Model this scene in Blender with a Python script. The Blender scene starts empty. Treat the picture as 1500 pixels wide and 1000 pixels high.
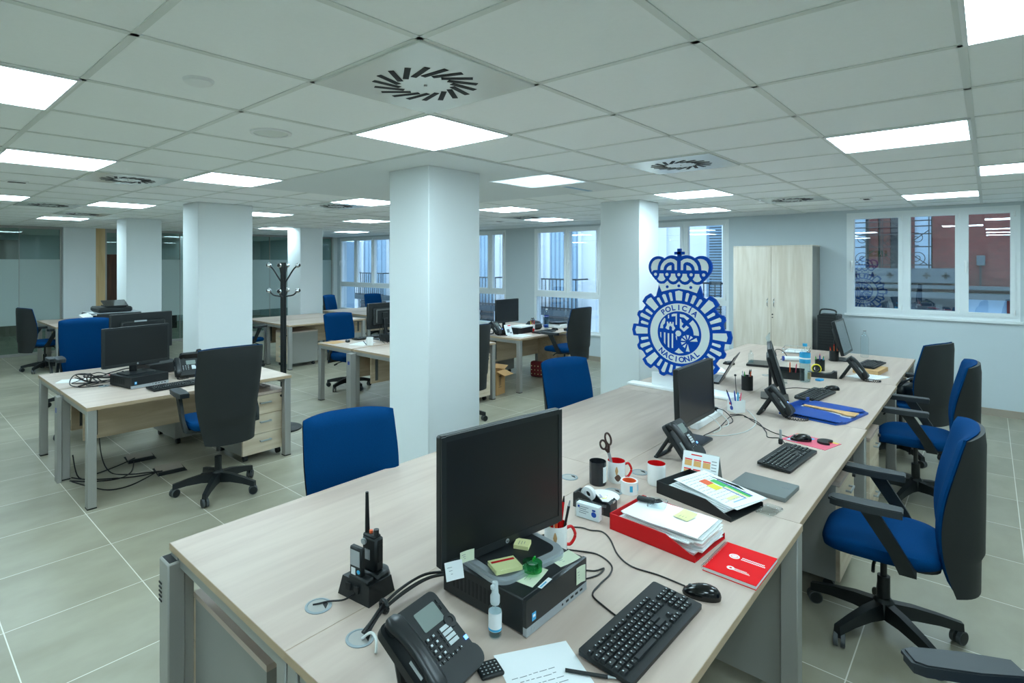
import bpy, bmesh, math, random
from mathutils import Matrix, Vector
random.seed(7)
SC = bpy.context.scene
COL = SC.collection
PI = math.pi
D = 0.735        # desk top height
CEIL = 2.46
XW = 8.85        # window wall
YG = 13.35       # glass partition


def R(d):
    return math.radians(d)


# ------------------------------------------------------------------ materials
def lin(h):
    h = h.lstrip('#')
    o = []
    for i in (0, 2, 4):
        c = int(h[i:i + 2], 16) / 255
        o.append(c / 12.92 if c <= .04045 else ((c + .055) / 1.055) ** 2.4)
    return (*o, 1)


def nd(nt, t, **kw):
    n = nt.nodes.new(t)
    for k, v in kw.items():
        setattr(n, k, v)
    return n


def mat(name, col, rough=.5, metal=0.0, noise=0.0, nscale=40, bump=0.0, emit=None, es=0, spec=.5, stretch=None):
    m = bpy.data.materials.new(name)
    m.use_nodes = True
    nt = m.node_tree
    b = nt.nodes['Principled BSDF']
    c = lin(col) if isinstance(col, str) else (*col, 1)
    b.inputs['Base Color'].default_value = c
    b.inputs['Roughness'].default_value = rough
    b.inputs['Metallic'].default_value = metal
    b.inputs['Specular IOR Level'].default_value = spec
    if noise or bump:
        tc = nd(nt, 'ShaderNodeTexCoord')
        mp = nd(nt, 'ShaderNodeMapping')
        nt.links.new(tc.outputs['Object'], mp.inputs[0])
        if stretch:
            mp.inputs['Scale'].default_value = stretch
        nz = nd(nt, 'ShaderNodeTexNoise')
        nz.inputs['Scale'].default_value = nscale
        nz.inputs['Detail'].default_value = 3
        nt.links.new(mp.outputs[0], nz.inputs['Vector'])
        if noise:
            mx = nd(nt, 'ShaderNodeMix', data_type='RGBA')
            mx.inputs['A'].default_value = tuple(x * (1 - noise) for x in c[:3]) + (1,)
            mx.inputs['B'].default_value = tuple(min(1, x * (1 + noise)) for x in c[:3]) + (1,)
            nt.links.new(nz.outputs['Fac'], mx.inputs['Factor'])
            nt.links.new(mx.outputs['Result'], b.inputs['Base Color'])
        if bump:
            bp = nd(nt, 'ShaderNodeBump')
            bp.inputs['Strength'].default_value = bump
            bp.inputs['Distance'].default_value = .002
            nt.links.new(nz.outputs['Fac'], bp.inputs['Height'])
            nt.links.new(bp.outputs[0], b.inputs['Normal'])
    if emit:
        b.inputs['Emission Color'].default_value = lin(emit) if isinstance(emit, str) else (*emit, 1)
        b.inputs['Emission Strength'].default_value = es
    return m


def wood(name, c1, c2, axis=0, rough=.45):
    m = bpy.data.materials.new(name)
    m.use_nodes = True
    nt = m.node_tree
    b = nt.nodes['Principled BSDF']
    b.inputs['Roughness'].default_value = rough
    b.inputs['Specular IOR Level'].default_value = .35
    tc = nd(nt, 'ShaderNodeTexCoord')
    mp = nd(nt, 'ShaderNodeMapping')
    nt.links.new(tc.outputs['Object'], mp.inputs[0])
    s = [14, 14, 14]
    s[axis] = 1.3
    mp.inputs['Scale'].default_value = s
    n1 = nd(nt, 'ShaderNodeTexNoise')
    n1.inputs['Scale'].default_value = 1.1
    n1.inputs['Detail'].default_value = 6
    n1.inputs['Distortion'].default_value = .6
    nt.links.new(mp.outputs[0], n1.inputs['Vector'])
    r = nd(nt, 'ShaderNodeValToRGB')
    r.color_ramp.elements[0].position = .34
    r.color_ramp.elements[0].color = lin(c1)
    r.color_ramp.elements[1].position = .68
    r.color_ramp.elements[1].color = lin(c2)
    nt.links.new(n1.outputs['Fac'], r.inputs[0])
    nt.links.new(r.outputs[0], b.inputs['Base Color'])
    return m


def glass_mat(name, tint=(1, 1, 1), refl=1.0, ior=1.5):
    m = bpy.data.materials.new(name)
    m.use_nodes = True
    nt = m.node_tree
    nt.nodes.clear()
    o = nd(nt, 'ShaderNodeOutputMaterial')
    mx = nd(nt, 'ShaderNodeMixShader')
    t = nd(nt, 'ShaderNodeBsdfTransparent')
    t.inputs[0].default_value = (*tint, 1)
    g = nd(nt, 'ShaderNodeBsdfGlossy')
    g.inputs['Roughness'].default_value = 0.0
    f = nd(nt, 'ShaderNodeFresnel')
    gm = nd(nt, 'ShaderNodeNewGeometry')
    mr = nd(nt, 'ShaderNodeMapRange')
    mr.inputs[3].default_value = ior
    mr.inputs[4].default_value = 1 / ior
    nt.links.new(gm.outputs['Backfacing'], mr.inputs[0])
    nt.links.new(mr.outputs[0], f.inputs[0])
    mu = nd(nt, 'ShaderNodeMath', operation='MULTIPLY')
    mu.inputs[1].default_value = refl
    nt.links.new(f.outputs[0], mu.inputs[0])
    nt.links.new(mu.outputs[0], mx.inputs[0])
    nt.links.new(t.outputs[0], mx.inputs[1])
    nt.links.new(g.outputs[0], mx.inputs[2])
    nt.links.new(mx.outputs[0], o.inputs[0])
    return m


def mixt_mat(name, col, trans, rough=.4):
    m = mat(name, col, rough)
    nt = m.node_tree
    b = nt.nodes['Principled BSDF']
    o = nt.nodes['Material Output']
    mx = nd(nt, 'ShaderNodeMixShader')
    t = nd(nt, 'ShaderNodeBsdfTransparent')
    mx.inputs[0].default_value = trans
    nt.links.new(b.outputs[0], mx.inputs[1])
    nt.links.new(t.outputs[0], mx.inputs[2])
    nt.links.new(mx.outputs[0], o.inputs[0])
    return m


M = {}
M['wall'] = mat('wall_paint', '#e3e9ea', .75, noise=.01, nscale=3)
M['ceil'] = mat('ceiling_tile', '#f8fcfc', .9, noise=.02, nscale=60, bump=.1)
M['wallb'] = mat('wall_grey_blue', '#c8d3d8', .75, noise=.01, nscale=3)  # window wall only, greyer and darker than the other walls
M['tbar'] = mat('tbar_metal', '#dfe4e0', .5)
M['white'] = mat('white_plastic', '#eef1f1', .4)
M['frame'] = mat('window_frame_white', '#e8eef0', .35)
M['top'] = wood('birch_top', '#b9a598', '#c6b4a6', 0)
M['topy'] = wood('birch_top_across', '#b9a598', '#c6b4a6', 1)
M['edge'] = mat('desk_edge_band', '#b79f82', .5, noise=.05, nscale=30)
M['front'] = wood('birch_front', '#cfbba0', '#e2d3bd', 0)
M['frontz'] = wood('birch_upright', '#d2c4b2', '#e6dccf', 2)
M['panel'] = wood('birch_panel', '#b9a286', '#cfbb9f', 0)
M['metal'] = mat('grey_steel', '#a3a29d', .42, .35)
M['dmetal'] = mat('dark_grey_steel', '#606260', .5, .2)
M['pedgrey'] = mat('pedestal_grey', '#93928c', .5, .1)
M['chrome'] = mat('chrome', '#d5d8da', .18, 1)
M['black'] = mat('black_plastic', '#0d1416', .48, noise=.1, nscale=200)
M['black2'] = mat('black_satin', '#1c2022', .35)
M['gloss'] = mat('black_gloss', '#0b0d0e', .16)
M['screen'] = mat('screen_off', '#1b1d1d', .3, spec=.35)
M['shell'] = mat('chair_shell', '#181c1d', .6, noise=.12, nscale=400, bump=.15)
M['blue'] = mat('blue_fabric', (.0004, .041, .142), .85, noise=.25, nscale=300, bump=.4, spec=.06)
M['pad'] = mat('arm_pad_rubber', '#2a2f32', .55)
M['wheel'] = mat('castor_tread', '#4a4e50', .55)
M['cable'] = mat('cable_black', '#141516', .5)
M['cablew'] = mat('cable_white', '#d5d9d6', .5)
M['paper'] = mat('paper', '#e9edee', .8)
M['note'] = mat('sticky_note', '#e3e0a2', .8)
M['noteb'] = mat('sticky_note_pale', '#dbe3c8', .8)
M['ink'] = mat('ink_grey', '#71787f', .8)
M['red'] = mat('red_plastic', '#d2141b', .42, spec=.25)
M['redcard'] = mat('red_card', '#e60f18', .6, spec=.12)
M['redglaze'] = mat('red_glaze', '#d0181c', .2)
M['mug'] = mat('white_glaze', '#eef0ee', .18)
M['mugd'] = mat('dark_glaze', '#26282c', .25)
M['brown'] = mat('picture_brown', '#5a4034', .6)
M['ebl'] = mat('emblem_blue', (.0, .058, .37), .55, spec=.15)
M['ewh'] = mat('emblem_white', '#d9e3e1', .5)
M['grey'] = mat('grommet_grey', '#8c999e', .45)
M['bag'] = mat('binder_blue', (.0, .06, .34), .4)
M['kraft'] = mat('kraft_paper', '#c79f6c', .75, noise=.06, nscale=20)
M['cardb'] = mat('cardboard', '#b98f5e', .8, noise=.08, nscale=15)
M['leather'] = mat('grey_leatherette', '#6a706f', .6)
M['orange'] = mat('orange_print', '#e8602c', .5)
M['yellow'] = mat('yellow_plastic', '#e6d52c', .4)
M['green'] = mat('green_plastic', '#2fb04a', .4)
M['cyan'] = mat('label_cyan', '#2fa8d8', .5)
M['bluep'] = mat('pen_blue', '#1c3f9a', .4)
M['pink'] = mat('pink_print', '#e0647a', .6)
M['silver'] = mat('silver_plastic', '#a9b0b4', .35, .3)
M['clear'] = glass_mat('clear_plastic', (.93, .97, .98), 1.0, 1.35)
M['gtape'] = glass_mat('green_tinted', (.25, .75, .4), 1.5)
M['water'] = glass_mat('water', (.80, .92, .95), .9, 1.33)
M['glass'] = glass_mat('window_glass', (.86, .93, .96), 2.5, 1.55)
M['pglass'] = glass_mat('partition_glass', (.62, .74, .72), 1.1, 1.5)
M['frost'] = mixt_mat('frosted_film', '#b2c3c0', .15, .5)
M['door'] = wood('dark_door', '#3a2418', '#55351f', 2)
M['jamb'] = wood('pine_jamb', '#c8a776', '#dcc193', 2)
M['skirt'] = mat('skirting_tile', '#a2978a', .4, noise=.1, nscale=8)
M['led'] = mat('light_diffuser', '#ffffff', .5, emit=(.68, .93, 1.04), es=19.3)
M['dark'] = mat('dark_void', '#101314', .7)
M['ledb'] = mat('led_blue', '#2050ff', .3, emit=(.1, .3, 1), es=4)
M['stickerb'] = mat('sticker_blue', '#3fa6dd', .4)
M['screen_grey'] = mat('screen_grey', '#5a6365', .25)
M['lcd'] = mat('phone_lcd', '#7f8a86', .25)
M['key'] = mat('key_black', '#1b1f21', .45)
M['keyw'] = mat('key_legend', '#c6ced0', .6)


def floor_mat():
    m = mat('floor_tiles', '#a59d8b', .38)
    nt = m.node_tree
    b = nt.nodes['Principled BSDF']
    tc = nd(nt, 'ShaderNodeTexCoord')
    sx = nd(nt, 'ShaderNodeSeparateXYZ')
    nt.links.new(tc.outputs['Object'], sx.inputs[0])

    def edge(sock, off, pitch):
        a = nd(nt, 'ShaderNodeMath', operation='SUBTRACT'); a.inputs[1].default_value = off
        nt.links.new(sock, a.inputs[0])
        d = nd(nt, 'ShaderNodeMath', operation='DIVIDE'); d.inputs[1].default_value = pitch
        nt.links.new(a.outputs[0], d.inputs[0])
        f = nd(nt, 'ShaderNodeMath', operation='FRACT'); nt.links.new(d.outputs[0], f.inputs[0])
        s = nd(nt, 'ShaderNodeMath', operation='SUBTRACT'); s.inputs[1].default_value = .5
        nt.links.new(f.outputs[0], s.inputs[0])
        ab = nd(nt, 'ShaderNodeMath', operation='ABSOLUTE'); nt.links.new(s.outputs[0], ab.inputs[0])
        g = nd(nt, 'ShaderNodeMath', operation='GREATER_THAN'); g.inputs[1].default_value = .5 - .0042
        nt.links.new(ab.outputs[0], g.inputs[0])
        fl = nd(nt, 'ShaderNodeMath', operation='FLOOR'); nt.links.new(d.outputs[0], fl.inputs[0])
        return g.outputs[0], fl.outputs[0]
    ex, ix = edge(sx.outputs[0], .43, .6)
    ey, iy = edge(sx.outputs[1], 2.845, .6)
    mxm = nd(nt, 'ShaderNodeMath', operation='MAXIMUM')
    nt.links.new(ex, mxm.inputs[0]); nt.links.new(ey, mxm.inputs[1])
    cb = nd(nt, 'ShaderNodeCombineXYZ')
    nt.links.new(ix, cb.inputs[0]); nt.links.new(iy, cb.inputs[1])
    wn = nd(nt, 'ShaderNodeTexWhiteNoise'); nt.links.new(cb.outputs[0], wn.inputs['Vector'])
    nz = nd(nt, 'ShaderNodeTexNoise'); nz.inputs['Scale'].default_value = 2.6; nz.inputs['Detail'].default_value = 7
    mp = nd(nt, 'ShaderNodeMapping'); mp.inputs['Scale'].default_value = (1, 1.8, 1)
    nt.links.new(tc.outputs['Object'], mp.inputs[0])
    ad = nd(nt, 'ShaderNodeVectorMath', operation='ADD')
    nt.links.new(mp.outputs[0], ad.inputs[0]); nt.links.new(wn.outputs['Color'], ad.inputs[1])
    nt.links.new(ad.outputs[0], nz.inputs['Vector'])
    r = nd(nt, 'ShaderNodeValToRGB')
    r.color_ramp.elements[0].position = .3; r.color_ramp.elements[0].color = lin('#8f8975')
    r.color_ramp.elements[1].position = .7; r.color_ramp.elements[1].color = lin('#a29d8a')
    nt.links.new(nz.outputs['Fac'], r.inputs[0])
    hs = nd(nt, 'ShaderNodeHueSaturation')
    mr = nd(nt, 'ShaderNodeMapRange'); mr.inputs[3].default_value = .93; mr.inputs[4].default_value = 1.05
    nt.links.new(wn.outputs['Value'], mr.inputs[0]); nt.links.new(mr.outputs[0], hs.inputs['Value'])
    nt.links.new(r.outputs[0], hs.inputs['Color'])
    mx = nd(nt, 'ShaderNodeMix', data_type='RGBA')
    mx.inputs['B'].default_value = lin('#dcd9cf')
    nt.links.new(mxm.outputs[0], mx.inputs['Factor']); nt.links.new(hs.outputs[0], mx.inputs['A'])
    nt.links.new(mx.outputs['Result'], b.inputs['Base Color'])
    return m


M['floor'] = floor_mat()


def brick_mat():
    m = mat('red_brick_shaded', '#8d4a42', .8)
    nt = m.node_tree
    b = nt.nodes['Principled BSDF']
    tc = nd(nt, 'ShaderNodeTexCoord')
    sp = nd(nt, 'ShaderNodeSeparateXYZ'); cb = nd(nt, 'ShaderNodeCombineXYZ')
    nt.links.new(tc.outputs['Object'], sp.inputs[0])
    nt.links.new(sp.outputs[1], cb.inputs[0]); nt.links.new(sp.outputs[2], cb.inputs[1])
    br = nd(nt, 'ShaderNodeTexBrick')
    br.inputs['Color1'].default_value = lin('#6a302c'); br.inputs['Color2'].default_value = lin('#572623')  # brick colours darkened to carry the shade of the narrow street
    br.inputs['Mortar'].default_value = lin('#4f3835')
    br.inputs['Scale'].default_value = 4.5
    br.inputs['Mortar Size'].default_value = .012
    nt.links.new(cb.outputs[0], br.inputs['Vector'])
    nt.links.new(br.outputs['Color'], b.inputs['Base Color'])
    return m


M['taupe'] = mat('taupe_laminate', '#9a8b7f', .5)
M['brick'] = brick_mat()
M['facade'] = mat('white_facade', '#e3eaee', .8, noise=.03, nscale=2)
M['facade2'] = mat('grey_blue_render', '#8aa4b8', .8, noise=.04, nscale=2)
M['iron'] = mat('wrought_iron', '#20262c', .5)
M['redframe'] = mat('red_timber', '#5e1c19', .5)
M['dglass'] = mat('dark_pane', '#1d2f3c', .1)
M['curtain'] = mat('pale_curtain', '#a9c6da', .8)
M['stone'] = mat('grey_stone', '#46545c', .8, noise=.1, nscale=6)


# ------------------------------------------------------------------ geometry
class B:
    """collects shapes into one bmesh"""

    def __init__(s):
        s.bm = bmesh.new()
        s.mats = []
        s.cur = None

    def m(s, name):
        s.cur = M[name] if isinstance(name, str) else name
        if s.cur not in s.mats:
            s.mats.append(s.cur)
        return s

    def _fin(s, faces, smooth):
        i = s.mats.index(s.cur)
        for f in faces:
            f.material_index = i
            f.smooth = smooth

    def raw(s, verts, faces, X=None, smooth=False):
        vs = [s.bm.verts.new(X @ Vector(v) if X else v) for v in verts]
        fs = []
        for f in faces:
            try:
                fs.append(s.bm.faces.new([vs[i] for i in f]))
            except ValueError:
                pass
        s._fin(fs, smooth)
        return s

    def box(s, c, d, X=None, r=0.0, seg=1):
        x, y, z = c
        a, b, h = d[0] / 2, d[1] / 2, d[2] / 2
        if not r:
            v = [(x + i * a, y + j * b, z + k * h) for i in (-1, 1) for j in (-1, 1) for k in (-1, 1)]
            return s.raw(v, [(0, 1, 3, 2), (4, 6, 7, 5), (0, 4, 5, 1), (2, 3, 7, 6), (0, 2, 6, 4), (1, 5, 7, 3)], X)
        t = bmesh.new()
        bmesh.ops.create_cube(t, size=1, matrix=Matrix.Translation(c) @ Matrix.Diagonal((d[0], d[1], d[2], 1)))
        r = min(r, min(d) * .49)
        bmesh.ops.bevel(t, geom=t.edges[:], offset=r, segments=seg, affect='EDGES', profile=.5)
        t.verts.index_update()
        s.raw([v.co.copy() for v in t.verts], [[v.index for v in f.verts] for f in t.faces], X, seg > 1)
        t.free()
        return s

    def b2(s, lo, hi, X=None, r=0.0, seg=1):
        return s.box([(p + q) / 2 for p, q in zip(lo, hi)], [abs(q - p) for p, q in zip(lo, hi)], X, r, seg)

    def lathe(s, prof, n=24, X=None, smooth=True, cap=True):
        vs, fs = [], []
        for r_, z in prof:
            for k in range(n):
                a = 2 * PI * k / n
                vs.append((r_ * math.cos(a), r_ * math.sin(a), z))
        L = len(prof)
        for i in range(L - 1):
            for k in range(n):
                fs.append((i * n + k, i * n + (k + 1) % n, (i + 1) * n + (k + 1) % n, (i + 1) * n + k))
        if cap:
            if prof[0][0] > 1e-6:
                fs.append(tuple(range(n - 1, -1, -1)))
            if prof[-1][0] > 1e-6:
                fs.append(tuple((L - 1) * n + k for k in range(n)))
        return s.raw(vs, fs, X, smooth)

    def cyl(s, p, q, r, n=12, r2=None, smooth=True):
        p, q = Vector(p), Vector(q)
        d = q - p
        X = Matrix.Translation(p) @ d.to_track_quat('Z', 'Y').to_matrix().to_4x4()
        return s.lathe([(r, 0), (r2 if r2 is not None else r, d.length)], n, X, smooth)

    def tube(s, pts, r, n=6, closed=False):
        P = [Vector(p) for p in pts]
        N = len(P)
        vs, fs = [], []
        up = Vector((0, 0, 1))
        for i, p in enumerate(P):
            if closed:
                t = P[(i + 1) % N] - P[i - 1]
            else:
                t = P[min(i + 1, N - 1)] - P[max(i - 1, 0)]
            if t.length < 1e-9:
                t = Vector((1, 0, 0))
            t.normalize()
            a = up - t * up.dot(t)
            if a.length < .05:
                a = Vector((1, 0, 0)) - t * t.x
            a.normalize()
            b = t.cross(a)
            for k in range(n):
                g = 2 * PI * k / n
                vs.append(p + (a * math.cos(g) + b * math.sin(g)) * r)
        for i in range(N if closed else N - 1):
            j = (i + 1) % N
            for k in range(n):
                fs.append((i * n + k, i * n + (k + 1) % n, j * n + (k + 1) % n, j * n + k))
        if not closed:
            fs.append(tuple(range(n - 1, -1, -1)))
            fs.append(tuple((N - 1) * n + k for k in range(n)))
        return s.raw(vs, fs, None, True)

    def prism(s, poly, z0, z1, X=None, smooth=False):
        n = len(poly)
        ar = sum(poly[i][0] * poly[(i + 1) % n][1] - poly[(i + 1) % n][0] * poly[i][1] for i in range(n))
        if ar < 0:
            poly = poly[::-1]
        vs = [(x, y, z0) for x, y in poly] + [(x, y, z1) for x, y in poly]
        fs = [tuple(range(n - 1, -1, -1)), tuple(range(n, 2 * n))]
        fs += [(i, (i + 1) % n, n + (i + 1) % n, n + i) for i in range(n)]
        return s.raw(vs, fs, X, smooth)

    def ring(s, r0, r1, z0, z1, n=48, X=None):
        vs, fs = [], []
        for r_, z in ((r0, z0), (r1, z0), (r1, z1), (r0, z1)):
            for k in range(n):
                a = 2 * PI * k / n
                vs.append((r_ * math.cos(a), r_ * math.sin(a), z))
        for i in range(4):
            j = (i + 1) % 4
            for k in range(n):
                fs.append((i * n + k, i * n + (k + 1) % n, j * n + (k + 1) % n, j * n + k))
        return s.raw(vs, fs, X)

    def sphere(s, c, r, n=12, sc=(1, 1, 1)):
        prof = [(r * math.sin(PI * i / 8), -r * math.cos(PI * i / 8)) for i in range(9)]
        prof[0] = (0.0001, -r); prof[-1] = (0.0001, r)
        return s.lathe(prof, n, Matrix.Translation(c) @ Matrix.Diagonal((*sc, 1)))

    def text(s, body, size, X, depth=.0006, bold=0.0):
        cu = bpy.data.curves.new('t', 'FONT')
        cu.body = body; cu.size = size; cu.extrude = depth; cu.align_x = 'CENTER'; cu.align_y = 'CENTER'
        cu.resolution_u = 3; cu.offset = bold
        o = bpy.data.objects.new('t', cu)
        COL.objects.link(o)
        dg = bpy.context.evaluated_depsgraph_get()
        me = bpy.data.meshes.new_from_object(o.evaluated_get(dg))
        s.raw([v.co.copy() for v in me.vertices], [tuple(p.vertices) for p in me.polygons], X)
        bpy.data.objects.remove(o); bpy.data.curves.remove(cu); bpy.data.meshes.remove(me)
        return s

    def obj(s, name, parent=None, loc=None, rot=None):
        bmesh.ops.recalc_face_normals(s.bm, faces=s.bm.faces[:])
        me = bpy.data.meshes.new(name)
        s.bm.to_mesh(me)
        s.bm.free()
        for m_ in s.mats:
            me.materials.append(m_)
        me.set_sharp_from_angle(angle=R(40))
        o = bpy.data.objects.new(name, me)
        COL.objects.link(o)
        if parent is not None:
            o.parent = parent
        if loc:
            o.location = loc
        if rot:
            o.rotation_euler = rot
        return o


def tag(o, label, cat, group=None, kind=None):
    o['label'] = label
    o['category'] = cat
    if group:
        o['group'] = group
    if kind:
        o['kind'] = kind
    return o


def thing(name, label, cat, loc=(0, 0, 0), rz=0, group=None):
    o = bpy.data.objects.new(name, None)
    o.empty_display_size = .1
    COL.objects.link(o)
    o.location = loc
    o.rotation_euler = (0, 0, rz)
    return tag(o, label, cat, group)


def struct(b, name, parent=None):
    o = b.obj(name, parent)
    if parent is None:
        o['kind'] = 'structure'
    return o


def dup(root, loc, rz, label=None, group=None, lift=None):
    r = root.copy()
    COL.objects.link(r)
    r.location = loc
    r.rotation_euler = (0, 0, rz)
    if label:
        r['label'] = label
    if group:
        r['group'] = group
    kids = [o for o in KIDS.get(root.name, [])] or list(root.children)
    KIDS.setdefault(root.name, kids)
    for ch in kids:
        c = ch.copy(); COL.objects.link(c); c.parent = r
        for g in list(ch.children):
            d = g.copy(); COL.objects.link(d); d.parent = c
    return r


KIDS = {}


def arc(cx, cy, r, a0, a1, n=10, ry=None):
    ry = ry or r
    return [(cx + r * math.cos(R(a0 + (a1 - a0) * i / n)), cy + ry * math.sin(R(a0 + (a1 - a0) * i / n))) for i in range(n + 1)]


def rrect(w, d, r, n=5):
    p = []
    for cx, cy, a in ((w / 2 - r, d / 2 - r, 0), (-w / 2 + r, d / 2 - r, 90), (-w / 2 + r, -d / 2 + r, 180), (w / 2 - r, -d / 2 + r, 270)):
        p += arc(cx, cy, r, a, a + 90, n)
    return p


def smooth_path(pts, n=6):
    """Catmull-Rom through the points"""
    P = [Vector(p) for p in pts]
    out = []
    for i in range(len(P) - 1):
        p0, p1, p2, p3 = P[max(i - 1, 0)], P[i], P[i + 1], P[min(i + 2, len(P) - 1)]
        for k in range(n):
            t = k / n
            out.append(.5 * ((2 * p1) + (p2 - p0) * t + (2 * p0 - 5 * p1 + 4 * p2 - p3) * t * t + (3 * p1 - p0 - 3 * p2 + p3) * t ** 3))
    out.append(P[-1])
    return out


def TX(x=0, y=0, z=0, rx=0, ry=0, rz=0):
    return Matrix.Translation((x, y, z)) @ Matrix.Rotation(R(rz), 4, 'Z') @ Matrix.Rotation(R(ry), 4, 'Y') @ Matrix.Rotation(R(rx), 4, 'X')


UP = Matrix.Rotation(R(90), 4, 'X')     # drawing plane stood upright, facing -Y
# ------------------------------------------------------------------ the room
X0, Y0 = -3.6, -4.6
b = B().m('floor').b2((X0, Y0, -.1), (XW, YG + 4.5, 0)); struct(b, 'floor')
b = B().m('ceil').b2((X0, Y0, CEIL), (XW + .1, YG + 4.5, CEIL + .1)); struct(b, 'ceiling')
GU, GV = 1.735, 1.861    # ceiling grid origin
b = B().m('tbar')
for i in range(-9, 12):
    b.b2((GU + .6 * i - .012, Y0, CEIL - .004), (GU + .6 * i + .012, YG, CEIL - .0005))
for j in range(-11, 20):
    b.b2((X0, GV + .6 * j - .012, CEIL - .004), (XW, GV + .6 * j + .012, CEIL - .0005))
struct(b, 'ceiling_grid')

# walls: window wall (right), back and side out of sight, far side with the glass partition
WINS = [(-.26, 1.38, 1.10, 2.42), (2.87, 4.24, .48, 2.42), (5.04, 6.49, .48, 2.42), (7.21, 8.66, .48, 2.42), (10.87, 13.12, .48, 2.42)]
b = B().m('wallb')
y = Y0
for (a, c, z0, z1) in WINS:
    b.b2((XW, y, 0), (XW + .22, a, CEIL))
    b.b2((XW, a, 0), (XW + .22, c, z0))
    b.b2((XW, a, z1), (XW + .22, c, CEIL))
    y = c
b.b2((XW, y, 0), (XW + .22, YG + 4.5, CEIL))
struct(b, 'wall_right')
b = B().m('wall').b2((X0 - .15, Y0, 0), (X0, YG + 4.5, CEIL)); struct(b, 'wall_back')
b = B().m('wall').b2((X0 - .15, Y0 - .15, 0), (XW + .22, Y0, CEIL)); struct(b, 'wall_front')
b = B().m('wall').b2((2.56, YG - .1, 0), (3.105, YG + .1, CEIL)); b.b2((8.74, YG - .1, 0), (XW, YG + .1, CEIL)); struct(b, 'wall_left')
b = B().m('wall').b2((X0, YG + 4.4, 0), (XW, YG + 4.5, CEIL))
struct(b, 'wall_rear')
# the room behind the glass: brown cupboards and a dark bench
b = B().m('taupe').b2((-2.5, YG + 3.7, 0), (2.4, YG + 4.38, 2.3)); b.m('dark').b2((4.2, YG + 2.6, .0), (5.6, YG + 3.4, .5))
tag(b.obj('storage_unit'), 'brown storage unit in the room behind the frosted glass partition', 'cupboard')

b = B().m('skirt')
y = Y0
b.b2((XW - .012, Y0, 0), (XW, YG - .1, .085))
struct(b, 'baseboard_right')

# glass partition (lower clear strip, frosted band, clear strip above)
def glass_panel(n, x0, x1, mull=()):
    f = B().m('metal')
    f.b2((x0, YG - .025, 0), (x1, YG + .025, .05)).b2((x0, YG - .025, CEIL - .05), (x1, YG + .025, CEIL))
    for x in [x0 + .015, x1 - .015] + list(mull):
        w = .015 if x in (x0 + .015, x1 - .015) else .004
        f.b2((x - w, YG - .02, .05), (x + w, YG + .02, CEIL - .05))
    o = f.obj('window_%d' % n); o['kind'] = 'structure'
    B().m('pglass').b2((x0 + .03, YG - .006, .05), (x1 - .03, YG + .006, CEIL - .05)).obj('glass_pane', o)
    B().m('frost').b2((x0 + .03, YG - .010, .58), (x1 - .03, YG - .007, 1.825)).obj('frosted_film', o)
glass_panel(6, X0, 2.55, (.6, 1.89))
glass_panel(7, 4.0, 8.74, (4.75, 5.9, 6.9, 7.9))
d = B().m('jamb').b2((3.11, YG - .06, 0), (3.28, YG + .06, CEIL))
d.m('metal').b2((3.28, YG - .05, 0), (3.31, YG + .05, CEIL)).b2((3.97, YG - .05, 0), (4.0, YG + .05, CEIL)).b2((3.31, YG - .05, 2.38), (3.97, YG + .05, CEIL))
o = d.obj('door_1'); o['kind'] = 'structure'
B().m('door').b2((3.315, YG - .02, .01), (3.965, YG + .02, 1.93)).obj('door_leaf', o)
B().m('pglass').b2((3.315, YG - .006, 1.93), (3.965, YG + .006, 2.38)).obj('transom_pane', o)

# pillars
for (x0, y0, x1, y1) in ((2.647, 2.847, 3.18, 3.28), (5.70, 2.773, 6.18, 3.25), (2.517, 6.53, 3.157, 6.98), (2.70, 9.79, 3.207, 10.29), (5.82, 10.0, 6.33, 10.5)):
    b = B().m('wall').box(((x0 + x1) / 2, (y0 + y1) / 2, CEIL / 2), (x1 - x0, y1 - y0, CEIL - .001), r=.006)
    b.m('skirt')
    for lo, hi in (((x0 - .01, y0 - .01, 0), (x1 + .01, y0, .08)), ((x0 - .01, y1, 0), (x1 + .01, y1 + .01, .08)), ((x0 - .01, y0, 0), (x0, y1, .08)), ((x1, y0, 0), (x1 + .01, y1, .08))):
        b.b2(lo, hi)
    struct(b, 'pillar')
# plain soffits around the two nearest pillar heads
b = B().m('wall')
b.b2((GU + .6, GV + .6, CEIL - .008), (GU + 3.0, GV + 3.0, CEIL - .005)); struct(b, 'trim_1')
b = B().m('wall')
b.b2((8.1, GV, CEIL - .008), (XW, YG - .1, CEIL - .005)); struct(b, 'trim_2')


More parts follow.
